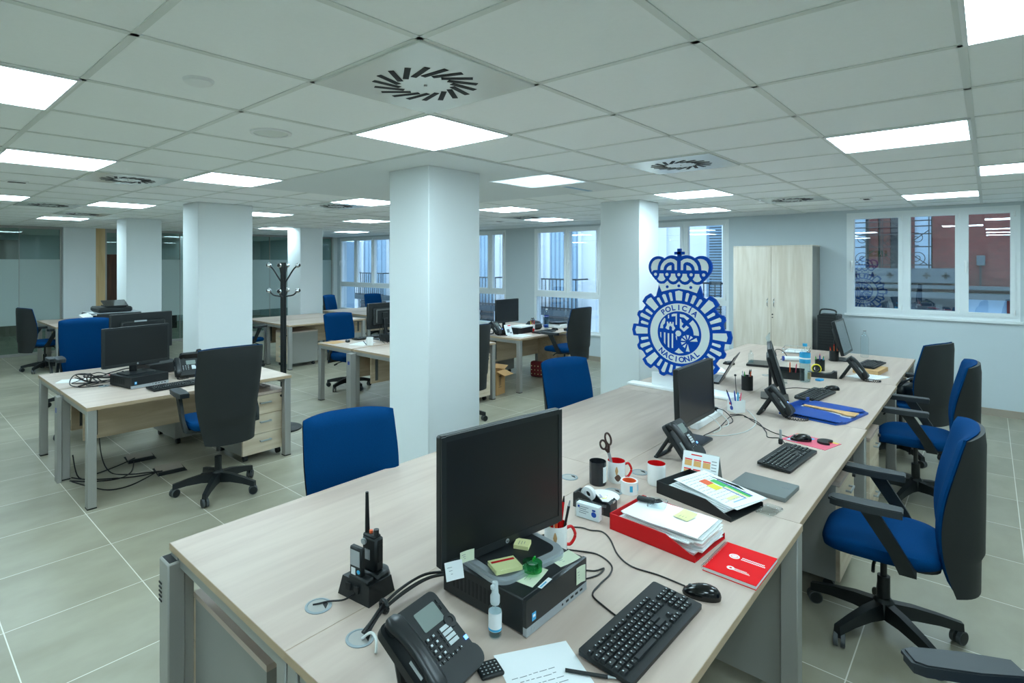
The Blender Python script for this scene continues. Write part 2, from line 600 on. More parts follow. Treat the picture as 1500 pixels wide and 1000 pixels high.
# windows: white sashes, glass, handles
def window(n, y0, y1, z0, z1, cuts, transom=None):
    f = B().m('frame')
    xa, xb = XW + .0, XW + .10
    t = .038
    f.b2((xa, y0, z0), (xb, y0 + t, z1)).b2((xa, y1 - t, z0), (xb, y1, z1))
    f.b2((xa, y0 + t, z0), (xb, y1 - t, z0 + t)).b2((xa, y0 + t, z1 - t), (xb, y1 - t, z1))
    zb = z0 + t
    if transom:
        f.b2((xa, y0 + t, transom - .045), (xb, y1 - t, transom + .035))
        zb = transom + .035
    for c in cuts:
        f.b2((xa, c - .016, zb), (xb, c + .016, z1 - t))
    o = f.obj('window_%d' % n); o['kind'] = 'structure'
    es = [y0 + t] + list(cuts) + [y1 - t]
    for k in range(len(es) - 1):
        a, c = es[k] + (.016 if k else 0), es[k + 1] - (.016 if k < len(es) - 2 else 0)
        s = B().m('frame')
        w = .044
        zt = z1 - t
        s.b2((xa - .012, a, zb), (xb - .02, a + w, zt)).b2((xa - .012, c - w, zb), (xb - .02, c, zt))
        s.b2((xa - .012, a + w, zb), (xb - .02, c - w, zb + w)).b2((xa - .012, a + w, zt - w), (xb - .02, c - w, zt))
        so = s.obj('sash', o)
        B().m('glass').b2((xa + .035, a + w, zb + w), (xa + .041, c - w, zt - w)).obj('glass_pane', so)
        if k % 2 == 0:
            h = B().m('white').box((xa - .022, c - w / 2, (zb + zt) / 2), (.02, .03, .07), r=.004)
            h.box((xa - .045, c - w / 2, (zb + zt) / 2 - .05), (.016, .02, .13), r=.005)
            h.obj('handle', so)
        hg = B().m('white')
        for zz in (zb + .06, zt - .06):
            hg.cyl((xa - .018, a + .008, zz - .03), (xa - .018, a + .008, zz + .03), .007, 8)
        hg.obj('hinge', so)
    if transom:
        B().m('glass').b2((xa + .035, y0 + t, z0 + t), (xa + .041, y1 - t, transom - .045)).obj('glass_pane', o)
    sl = B().m('frame').b2((XW - .03, y0 - .02, z0 - .03), (XW + .02, y1 + .02, z0 - .001)); sl.obj('window_sill', o)
window(1, -.26, 1.38, 1.10, 2.42, (.235, .775))
window(2, 2.87, 4.24, .48, 2.42, (3.55,), 1.15)
window(3, 5.04, 6.49, .48, 2.42, (5.74,), 1.15)
window(4, 7.21, 8.66, .48, 2.42, (7.63,), 1.15)
window(5, 10.87, 13.12, .48, 2.42, (11.63, 12.38), 1.15)

# ------------------------------------------------------------------ ceiling fittings
def cell(i, j):
    return GU + .6 * i, GV + .6 * j
LIGHTS = [((.5, .5), 'in front of the nearest pillar'), ((-2.5, 1.5), 'cut by the left picture edge, the nearest there'), ((-1.5, 4.5), 'second from the front at the left picture edge'),
          ((.5, 4.5), 'in front of the second pillar from the left'), ((.5, 9.5), 'above the back left desks'), ((-1.5, 9.5), 'just touching the left picture edge'),
          ((3.5, 1.5), 'right of the nearest pillar head'), ((6.5, 4.5), 'between the nearest pillar and the balcony window'), ((9.5, 5.5), 'close to the tall balcony window'),
          ((6.5, 9.5), 'left of the nearest pillar, over blue chairs'), ((9.5, 14.5), 'farthest, beside the corner window'), ((3.5, 9.5), 'right of the second pillar over the coat stand'),
          ((3.5, -2.5), 'large one on the right, above the office chairs'), ((6.5, -3.5), 'cut by the right picture edge, second from front'), ((9.5, -2.5), 'right above the brick-view window'),
          ((6.5, .5), 'just right of the white pillar behind the crest'), ((9.5, 1.5), 'nearest the window behind the crest'), ((.5, -3.5), 'cut by the top right corner of the picture'),
          ((3.5, 5.5), 'half hidden by the nearest pillar'), ((6.5, 14.5), 'far back, over the coat stand hooks'),
          ((.5, 14.5), 'far left, next to the glass partition'), ((-1.5, 14.5), 'farthest left, next to the glass partition'),
          ((-2.5, -3.5), ''), ((-5.5, 1.5), ''), ((-5.5, -3.5), ''), ((-5.5, 6.5), ''), ((3.5, -7.5), ''), ((8.5, -7.5), ''), ((-2.5, -7.5), ''), ((-5.5, 14.5), ''), ((-2.5, 22.5), 'added in the room behind the frosted glass, left'), ((2.5, 22.5), 'added in the room behind the frosted glass, middle'), ((8.5, 22.5), 'added in the room behind the frosted glass, right')]  # panels beyond the partition are added to brighten the frosted glass
proto = None
for (i, j), w in LIGHTS:
    x, y = cell(i, j)
    lab = 'square white ceiling light panel ' + (w or 'behind the camera')
    if proto is None:
        proto = thing('ceiling_light', lab, 'light', (x, y, CEIL - .006), 0, 'square ceiling light panels')
        f = B().m('white')
        for lo, hi in (((-.298, -.298), (.298, -.285)), ((-.298, .285), (.298, .298)), ((-.298, -.285), (-.285, .285)), ((.285, -.285), (.298, .285))):
            f.b2((*lo, -.004), (*hi, .005))
        f.obj('frame', proto)
        B().m('led').b2((-.285, -.285, -.002), (.285, .285, .004)).obj('diffuser', proto)
    else:
        dup(proto, (x, y, CEIL - .006), 0, lab)

DIFF = [((-.5, -.5), 'large one nearest the camera'), ((-.5, 5.5), 'above the left desk'), ((3.5, -.5), 'right of the nearest pillar, above the crest'),
        ((8.5, -.5), 'above the tall wooden cupboard'), ((3.5, 6.5), 'small and just left of the nearest pillar'), ((-.5, 10.5), 'above the far left desks'),
        ((8.5, 5.5), 'near the tall balcony window'), ((-2.5, 9.5), 'at the left edge of the picture'), ((.5, 12.5), 'left of the second pillar, far back')]
proto = None
for (i, j), w in DIFF:
    x, y = cell(i, j)
    lab = 'square swirl air diffuser in the ceiling, ' + w
    if proto is None:
        proto = thing('air_diffuser', lab, 'air vent', (x, y, CEIL - .006), 0, 'swirl air diffusers')
        p = M['plate'] = mat('diffuser_plate', '#dfe3df', .22)
        B().m('plate').box((0, 0, 0), (.592, .592, .010), r=.002).obj('plate', proto)
        s = B().m('dark')
        e = B().m('plate')
        for k in range(18):
            X = TX(rz=k * 20) @ TX(.145, 0, -.0055, rz=33)
            s.box((0, 0, 0), (.115, .022, .003), X)
            e.box((0, .0125, .001), (.118, .003, .003), X)
        s.obj('slot', proto); e.obj('blade', proto)
        B().m('metal').cyl((0, 0, -.009), (0, 0, -.004), .006, 10).obj('screw', proto)
    else:
        dup(proto, (x, y, CEIL - .006), 0, lab)
x, y = cell(-1.5, .5)
t = thing('smoke_detector', 'small white round detector on the ceiling left of the large diffuser', 'smoke detector', (x, y, CEIL))
B().m('white').lathe([(.05, -.012), (.055, 0)], 24).obj('base', t); B().m('white').lathe([(.012, -.024), (.03, -.02), (.045, -.012)], 24).obj('sensor_dome', t)
x, y = cell(-.5, 1.5)
t = thing('ceiling_speaker', 'round white loudspeaker grille set in a ceiling tile', 'speaker', (x, y, CEIL))
B().m('white').ring(.088, .105, -.008, 0).obj('rim', t); B().m('tbar').lathe([(.0001, -.006), (.088, -.004)], 32).obj('grille', t)
for (i, j), w in (((-1.5, 6.9), 'left edge of the picture, under the left light'), ((9.3, -1.5), 'right of the diffuser over the cupboard'), ((9.1, 6.9), 'beside the tall balcony window'), ((4.5, 1.5), 'behind the bright panel right of the pillar')):
    x, y = cell(i, j)
    t = thing('ceiling_grille', 'small rectangular grille in the ceiling, ' + w, 'air vent', (x, y, CEIL - .005), 0, 'small ceiling grilles')
    B().m('white').box((0, 0, 0), (.15 if j != 1.5 else .5, .10, .01), r=.002).obj('frame', t)
    s = B().m('dark' if j != 1.5 else 'curtain')
    s.box((0, 0, -.006), (.12 if j != 1.5 else .44, .05, .003)); s.obj('slot', t)
# emergency exit sign on the wall behind the camera, seen only mirrored in the window
M['exit'] = mat('exit_green', '#0c7a4c', .4, emit='#0c7a4c', es=.5)
t = thing('exit_sign', 'green emergency exit sign on the wall behind the camera, mirrored in the right window', 'sign', (X0 + .002, 2.52, 2.03), R(90))
B().m('exit').box((0, 0, 0), (.46, .03, .19), r=.003).obj('panel', t)
B().m('white').prism([(.17, 0), (.09, .06), (.09, .022), (.02, .022), (.02, -.022), (.09, -.022), (.09, -.06)], .0152, .017, UP).obj('arrow', t)
q = B().m('white')
XX = TX(-.11, 0, 0) @ UP
q.b2((-.06, -.08, .0152), (-.02, .08, .0165), XX).prism([(.03, -.01), (.06, -.01), (.05, .04), (.02, .035)], .0152, .0168, XX).prism([(.03, -.01), (.06, -.01), (.09, -.07), (.075, -.075)], .0152, .0168, XX).prism([(.03, -.01), (.045, -.015), (.02, -.07), (.0, -.065)], .0152, .0168, XX).lathe([(.014, .0152), (.014, .0168)], 16, XX @ TX(.045, .06, 0))
q.obj('running_figure', t)
# ------------------------------------------------------------------ outside
b = B().m('facade2').b2((XW + .3, -8, -3.2), (30, 40, -3.0)); tag(b.obj('street'), 'pale street surface below the windows', 'street', kind='structure')
t = thing('white_building', 'white building with iron balconies across the street, seen through the tall windows', 'building', (14, 0, 0))
b = B().m('facade').b2((0, 3.2, -3), (.6, 30, 6)); b.obj('wall', t)
tr = B().m('facade')
for y in (4.55, 6.15, 8.2, 10.0, 11.7, 12.6, 17.3, 19.4, 20.8):
    tr.b2((-.10, y - .12, -3), (0, y + .12, 6))
for z in (2.9, 3.3, -.3):
    tr.b2((-.16, 3.2, z), (0, 30, z + .12))
tr.obj('moulding', t)
def balcony(y0, y1, z, shut, n):
    w = B().m('shutter' if shut else 'curtain').b2((-.03, y0 + .35, z), (.02, y1 - .35, z + 2.35))
    if shut:
        for k in range(34):
            w.m('stone').b2((-.045, y0 + .42, z + .08 + k * .066), (-.03, y1 - .42, z + .11 + k * .066))
    else:
        for k in range(7):
            yy = y0 + .4 + k * (y1 - y0 - .8) / 6
            w.m('facade2').b2((-.04, yy, z), (-.03, yy + .05, z + 2.3))
    w.obj('balcony_door', t)
    f = B().m('facade').b2((-.08, y0 + .25, z), (.0, y0 + .36, z + 2.5)).b2((-.08, y1 - .36, z), (0, y1 - .25, z + 2.5)).b2((-.1, y0 + .2, z + 2.38), (0, y1 - .2, z + 2.52))
    f.obj('door_frame', t)
    B().m('stone').b2((-.75, y0, z - .16), (0, y1, z)).obj('balcony_slab', t)
    r = B().m('iron')
    r.b2((-.74, y0 + .02, z + .86), (-.70, y1 - .02, z + .90)).b2((-.74, y0 + .02, z + .05), (-.71, y1 - .02, z + .08))
    for yy in (y0 + .03, y1 - .03):
        r.b2((-.74, yy - .015, z + .86), (0, yy + .015, z + .90))
    k = int((y1 - y0) / .13)
    for i in range(k + 1):
        yy = y0 + .03 + (y1 - y0 - .06) * i / k
        r.b2((-.735, yy - .009, z), (-.715, yy + .009, z + .88))
    r.obj('railing', t)
    lo = B().m('dglass').b2((-.02, y0 + .1, z - 1.6), (.03, y1 - .1, z - .25)); lo.m('stone')
    for q in range(6):
        lo.b2((-.05, y0 + .1, z - 1.5 + q * .22), (-.02, y1 - .1, z - 1.42 + q * .22))
    lo.obj('lower_window', t)
M['shutter'] = mat('blue_shutter', '#8fb2cc', .6)
balcony(8.3, 10.0, .40, False, 0); balcony(4.2, 5.4, .40, True, 0); balcony(5.85, 7.0, .40, True, 0); balcony(11.2, 13.0, .40, False, 0); balcony(16.8, 19.3, .45, False, 0)
t2 = tag(B().m('facade2').b2((10.0, 16.3, -3), (11.6, 18.0, 6)).obj('side_building'), 'pale blue rendered side wall outside the far corner window', 'building')

t = thing('brick_building', 'red brick building with wrought iron window grille, seen through the right window', 'building', (13, 0, 0))
b = B().m('brick').b2((0, -6, .9), (.5, .74, 6)).b2((0, 1.96, -3), (.5, 3.0, 6)).b2((0, .74, 2.9), (.5, 1.96, 6)).b2((0, -6, -3), (.5, .0, .95))
b.obj('wall', t)
w = B().m('dglass').b2((.12, .7, 1.2), (.16, 2.0, 2.95)); w.m('curtain').b2((.05, 1.72, 1.66), (.11, 1.95, 2.9)).b2((.05, .76, 1.66), (.11, .99, 2.9))
w.obj('window_pane', t)
f = B().m('redframe')
for y in (1.42, 1.60, 1.06):
    f.b2((.0, y - .07, 1.6), (.11, y + .07, 2.9))
f.obj('window_frame', t)
g = B().m('iron')
for z in (1.72, 2.05, 2.28, 2.42, 2.52, 2.62, 2.75):
    g.b2((-.13, .74, z - .01), (-.11, 1.98, z + .01))
for y in (.78, 1.2, 1.45, 1.7, 1.94):
    g.b2((-.13, y - .008, 1.62), (-.11, y + .008, 2.8))
for cy, cz, s in ((.95, 1.85, 1), (.95, 2.2, -1), (1.75, 1.85, -1), (1.75, 2.2, 1), (1.33, 1.85, 1), (1.33, 2.2, -1)):
    pts = []
    for k in range(34):
        a = k * .34
        r_ = .015 + .0085 * k * .34 * 1.25
        pts.append((-.12, cy + s * r_ * math.cos(a), cz + r_ * math.sin(a)))
    g.tube(pts, .007, 5)
    g.tube([(-.12, cy - .18, cz - .15 * s), (-.12, cy + .18, cz + .15 * s)], .008, 5)
g.obj('iron_grille', t)
s = B().m('stone').b2((-.18, .4, 1.40), (.2, 3, 1.66)); s.m('stone').b2((-.3, -6, 1.14), (.1, 3, 1.24)).b2((-.24, -6, 1.30), (.1, 3, 1.36)); s.m('dark')
for k in range(9):
    y = .55 + k * .26
    s.box((-.18, y, 1.53), (.012, .11, .035)).box((-.18, y, 1.53), (.012, .035, .11))
s.obj('stone_band', t)
l = B().m('dglass').b2((-.02, .35, .2), (.2, 3, 1.14)); l.m('stone')
for y in (.6, .95, 1.3, 1.65):
    l.b2((-.04, y, .75), (-.02, y + .09, 1.02))
l.obj('shop_window', t)
B().m('shutter').b2((-.03, -.22, -.5), (.02, .35, 1.13)).obj('roller_shutter', t)
B().m('redframe').b2((-.06, -.42, -.5), (.02, -.22, 1.12)).obj('door_frame', t)
q = B().m('stone').box((-.05, .10, 1.80), (.1, .11, .17), r=.01); q.m('iron').b2((-.06, .09, 1.35), (-.02, .12, 1.72)); q.obj('meter_box', t)

# daylight
wd = bpy.data.worlds.new('sky'); SC.world = wd
wd.use_nodes = True
nt = wd.node_tree
bg = nt.nodes['Background']
tc = nd(nt, 'ShaderNodeTexCoord'); sp = nd(nt, 'ShaderNodeSeparateXYZ'); rp = nd(nt, 'ShaderNodeValToRGB')
nt.links.new(tc.outputs['Generated'], sp.inputs[0]); nt.links.new(sp.outputs[2], rp.inputs[0])
rp.color_ramp.elements[0].color = (.50, .60, .72, 1); rp.color_ramp.elements[1].color = (.49, .61, .76, 1)
nt.links.new(rp.outputs[0], bg.inputs[0])
bg.inputs[1].default_value = 3.9
# ------------------------------------------------------------------ furniture
def desk(label, x0, x1, y0, y1, inner, group, side_panel=False, riser=None, rail_gap=True):
    """inner = +1 / -1 : which y side is the shared middle of the bench"""
    cx, cy = (x0 + x1) / 2, (y0 + y1) / 2
    w, d = x1 - x0, y1 - y0
    t = thing('desk', label, 'desk', (cx, cy, 0), 0, group)
    a = B().m('top').box((0, 0, D - .0125), (w - .003, d - .003, .025))
    e = a
    a.obj('tabletop', t)
    ed = B().m('edge')
    q = .0012
    for lo, hi in (((-w / 2, -d / 2, D - .0255), (w / 2, -d / 2 + q, D - .0008)), ((-w / 2, d / 2 - q, D - .0255), (w / 2, d / 2, D - .0008)),
                   ((-w / 2, -d / 2, D - .0255), (-w / 2 + q, d / 2, D - .0008)), ((w / 2 - q, -d / 2, D - .0255), (w / 2, d / 2, D - .0008))):
        ed.b2(lo, hi)
    ed.obj('edge_band', t)
    for sx in (-1, 1):
        xx = sx * (w / 2 - .034)
        for sy in (-1, 1):
            ww = .062 if sy != inner else .05
            yy = sy * (d / 2 - ww / 2 - .004)
            B().m('metal').b2((xx - .03, yy - ww / 2, .008), (xx + .03, yy + ww / 2, D - .026), r=.004).m('black').b2((xx - .03, yy - ww / 2, 0), (xx + .03, yy + ww / 2, .008)).obj('leg', t)
        r = B().m('metal').b2((xx - .024, -d / 2 + .06, D - .068), (xx + .024, d / 2 - .06, D - .027)); r.obj('side_rail', t)
    B().m('metal').b2((-w / 2 + .06, inner * (d / 2 - .10) - .015, D - .07), (w / 2 - .06, inner * (d / 2 - .10) + .015, D - .03)).obj('cross_beam', t)
    p = B().m('panel').b2((-w / 2 + .12, inner * (d / 2 - .19) - .009, .33), (w / 2 - .12, inner * (d / 2 - .19) + .009, D - .03)); p.obj('modesty_panel', t)
    for sx in (-1, 1):
        br = B().m('dmetal').b2((sx * (w / 2 - .2) - .02, inner * (d / 2 - .19) - .013, .36), (sx * (w / 2 - .2) + .02, inner * (d / 2 - .19) - .009, D - .03))
        br.obj('panel_bracket', t)
    if side_panel:
        s = B().m('pedgrey').b2((w / 2 - .03, -d / 2 + .066, .06), (w / 2 - .012, d / 2 - .1, D - .08)); s.obj('side_panel', t)
    if riser:
        xx, yy = riser
        s = B().m('metal').b2((xx - .03, yy - .045, 0), (xx + .03, yy + .045, .69), r=.005)
        s.m('dark').b2((xx - .022, yy - .035, .68), (xx + .022, yy + .035, .6915))
        for k in range(5):
            s.box((xx - .031, yy + .03 - .0, .60 - .016 * k), (.003, .026, .006)); s.box((xx - .005, yy + .0455, .60 - .016 * k), (.03, .002, .006))
        s.obj('cable_riser', t)
    return t

GB = 'long double bench of birch desks'
xs = [.755, 2.53, 4.23, 5.90, 7.64]
words = ['nearest the camera', 'second from the camera', 'third from the camera', 'farthest, by the tall cupboard']
YR, YM, YL = .54, 1.378, 2.225
for k in range(4):
    desk('birch desk on the chair-lined right side of the bench, %s' % words[k], xs[k], xs[k + 1], YR + .012 * k, YM, 1, GB, side_panel=(k == 0))
    desk('birch desk on the pillar side of the bench, %s' % words[k], xs[k], xs[k + 1], YM, YL + .008 * k, -1, GB, riser=((-(xs[1] - xs[0]) / 2 - .0, (YL - YM) / 2 - .03) if k == 0 else None))
GL = 'pair of desks at left'
desk('birch-topped desk at left carrying two monitors, row nearest the camera', 1.045, 2.645, 4.70, 5.545, 1, GL)
desk('birch-topped desk at left, far row behind the cable tangle', 1.045, 2.645, 5.56, 6.40, -1, GL)
GM = 'pair of desks behind the nearest pillar'
desk('birch-topped desk mostly hidden by the nearest pillar, row nearest the camera', 3.925, 5.52, 4.66, 5.55, 1, GM)
desk('birch-topped desk left of the nearest pillar with the blue chair behind it', 3.925, 5.52, 5.58, 6.32, -1, GM)
GR = 'pair of desks by the tall balcony window'
desk('birch-topped desk by the balcony window with clutter and monitor, row nearest the camera', 5.97, 7.57, 4.62, 5.42, 1, GR)
desk('birch-topped desk behind the cluttered desk at the balcony window', 5.97, 7.57, 5.44, 6.2, -1, GR)
GF = 'desks at the back of the room'
desk('birch-topped desk behind the coat stand, beside the second pillar', 4.66, 6.2, 8.36, 9.16, 1, GF)
desk('birch-topped desk far behind the coat stand, against the frosted glass side', 4.66, 6.2, 9.18, 9.96, -1, GF)
desk('birch-topped desk under the far corner window, row with the pale front panel', 6.6, 8.2, 8.83, 9.63, 1, GF)
desk('birch-topped desk under the far corner window with blue chairs behind it', 6.6, 8.2, 9.65, 10.45, -1, GF)
desk('birch-topped desk far left by the frosted glass, nearer row', 2.0, 3.5, 10.85, 11.6, 1, GF)
desk('birch-topped desk far left by the frosted glass, farther row', 2.0, 3.5, 11.62, 12.35, -1, GF)

# mobile pedestals
def pedestal(label, loc, rz, group='mobile drawer pedestals', h=.60, dw=3):
    t = thing('drawer_pedestal', label, 'drawer unit', loc, rz, group)
    w, d = .42, .56
    z0 = .065
    B().m('pedgrey').b2((-w / 2, -d / 2 + .02, z0), (w / 2, d / 2, h - .022)).obj('carcass', t)
    B().m('topy').b2((-w / 2, -d / 2, h - .022), (w / 2, d / 2, h)).obj('top_panel', t)
    hh = (h - .026 - z0) / dw
    for k in range(dw):
        dr = B().m('front').b2((-w / 2 + .001, -d / 2, z0 + k * hh + .002), (w / 2 - .001, -d / 2 + .0195, z0 + (k + 1) * hh - .002)).obj('drawer', t)
        zc = z0 + (k + .62) * hh
        hd = B().m('silver').b2((-.055, -d / 2 - .028, zc - .007), (.055, -d / 2 - .020, zc + .007), r=.002)
        hd.b2((-.052, -d / 2 - .022, zc - .005), (-.044, -d / 2, zc + .005)).b2((.044, -d / 2 - .022, zc - .005), (.052, -d / 2, zc + .005))
        hd.obj('handle', dr)
    B().m('black').cyl((w / 2 - .05, -d / 2 - .015, h - .06), (w / 2 - .05, -d / 2, h - .06), .011, 12).obj('lock', t)
    for sx in (-1, 1):
        for sy in (-1, 1):
            c = B().m('black').cyl((sx * (w / 2 - .05) - .016, sy * (d / 2 - .06), .026), (sx * (w / 2 - .05) + .016, sy * (d / 2 - .06), .026), .026, 16)
            c.box((sx * (w / 2 - .05), sy * (d / 2 - .06), .055), (.024, .036, .022)); c.obj('caster', t)
    return t
p0 = pedestal('three-drawer pedestal under the right end of the left desk, wire tray on top', (2.42, 5.065, 0), R(2))
def ped(loc, rz, lab):
    return dup(p0, loc, rz, lab)
ped((2.2, 6.03, 0), R(182), 'drawer pedestal turned away under the far row of the left desks, grey back visible')
ped((1.025, 1.875, 0), R(180), 'drawer pedestal with grey side under the near left corner of the long bench').scale = (1, 1, .93)
ped((3.74, .86, 0), 0, 'drawer pedestal under the long bench beside the nearest full office chair')
ped((4.76, .86, 0), 0, 'drawer pedestal under the long bench between the nearest two full office chairs')
ped((7.36, .88, 0), 0, 'drawer pedestal under the long bench farthest from the camera')
ped((5.22, 4.96, 0), R(0), 'drawer pedestal just right of the nearest pillar beside the cardboard box')
ped((5.02, 8.74, 0), R(-90), 'drawer pedestal with grey side at the foot of the coat stand')
ped((2.46, 11.08, 0), R(-90), 'drawer pedestal under the far left desk next to the side-on chair')
ped((6.85, 5.86, 0), R(180), 'grey-backed drawer pedestal in shade under the balcony window desks')

t = thing('side_cabinet', 'low wooden side cabinet at the right end of the balcony window desk', 'cabinet', (7.38, 4.92, 0))
B().m('panel').b2((-.17, -.26, .0), (.17, .30, .64)).obj('body', t); B().m('top').b2((-.18, -.27, .64), (.18, .31, .66)).obj('top_panel', t)
dd = B().m('front').b2((-.165, -.275, .03), (.165, -.26, .63)).obj('door', t); B().m('silver').b2((.10, -.295, .45), (.115, -.275, .56)).obj('handle', dd)

# tall cupboard
t = thing('cupboard', 'tall pale wood two-door cupboard against the window wall', 'cupboard', (8.42, 2.175, 0))
B().m('pedgrey').b2((-.0, -.49, .0), (.42, .49, 1.985)).obj('body', t)
B().m('frontz').b2((-.02, -.49, 1.985), (.42, .49, 2.0)).obj('top_panel', t)
for s, (a, c) in ((1, (.002, .488)), (-1, (-.488, -.002))):
    dd = B().m('frontz').b2((-.02, a, .04), (-.001, c, 1.983)).obj('door', t)
    yy = .04 * s
    h = B().m('chrome').tube([(-.02, yy, 1.16), (-.045, yy, 1.175), (-.05, yy, 1.22), (-.045, yy, 1.265), (-.02, yy, 1.28)], .006, 8); h.obj('handle', dd)
    if s < 0:
        B().m('black').cyl((-.028, -.018, 1.06), (-.02, -.018, 1.06), .010, 12).cyl((-.028, -.018, 1.02), (-.02, -.018, 1.02), .008, 12).obj('lock', dd)

# ------------------------------------------------------------------ office chairs
def slab_grid(b, fn, nu=14, nv=14):
    """closed slab: fn(u,v) -> (front point, back point)"""
    fr, bk = [], []
    for j in range(nv + 1):
        for i in range(nu + 1):
            p, q = fn(i / nu * 2 - 1, j / nv)
            fr.append(p); bk.append(q)
    n = len(fr); W = nu + 1
    fs = []
    for j in range(nv):
        for i in range(nu):
            a = j * W + i
            fs.append((a, a + 1, a + W + 1, a + W)); fs.append((n + a, n + a + W, n + a + W + 1, n + a + 1))
    for i in range(nu):
        fs.append((i, n + i, n + i + 1, i + 1)); a = nv * W + i; fs.append((a, a + 1, n + a + 1, n + a))
    for j in range(nv):
        a = j * W; fs.append((a, a + W, n + a + W, n + a)); a = j * W + nu; fs.append((a, n + a, n + a + W, a + W))
    return b.raw(fr + bk, fs, None, True)

def hw(v):          # half width of the backrest
    return .180 + .062 * math.sin(min(1, v / .72) * PI / 2) - .006 * max(0, v - .72) / .28
def spine(v):       # y of the back's front surface, chair faces +y
    return -.262 - .030 * v + .062 * math.sin(PI * v ** .8) ** 1.25

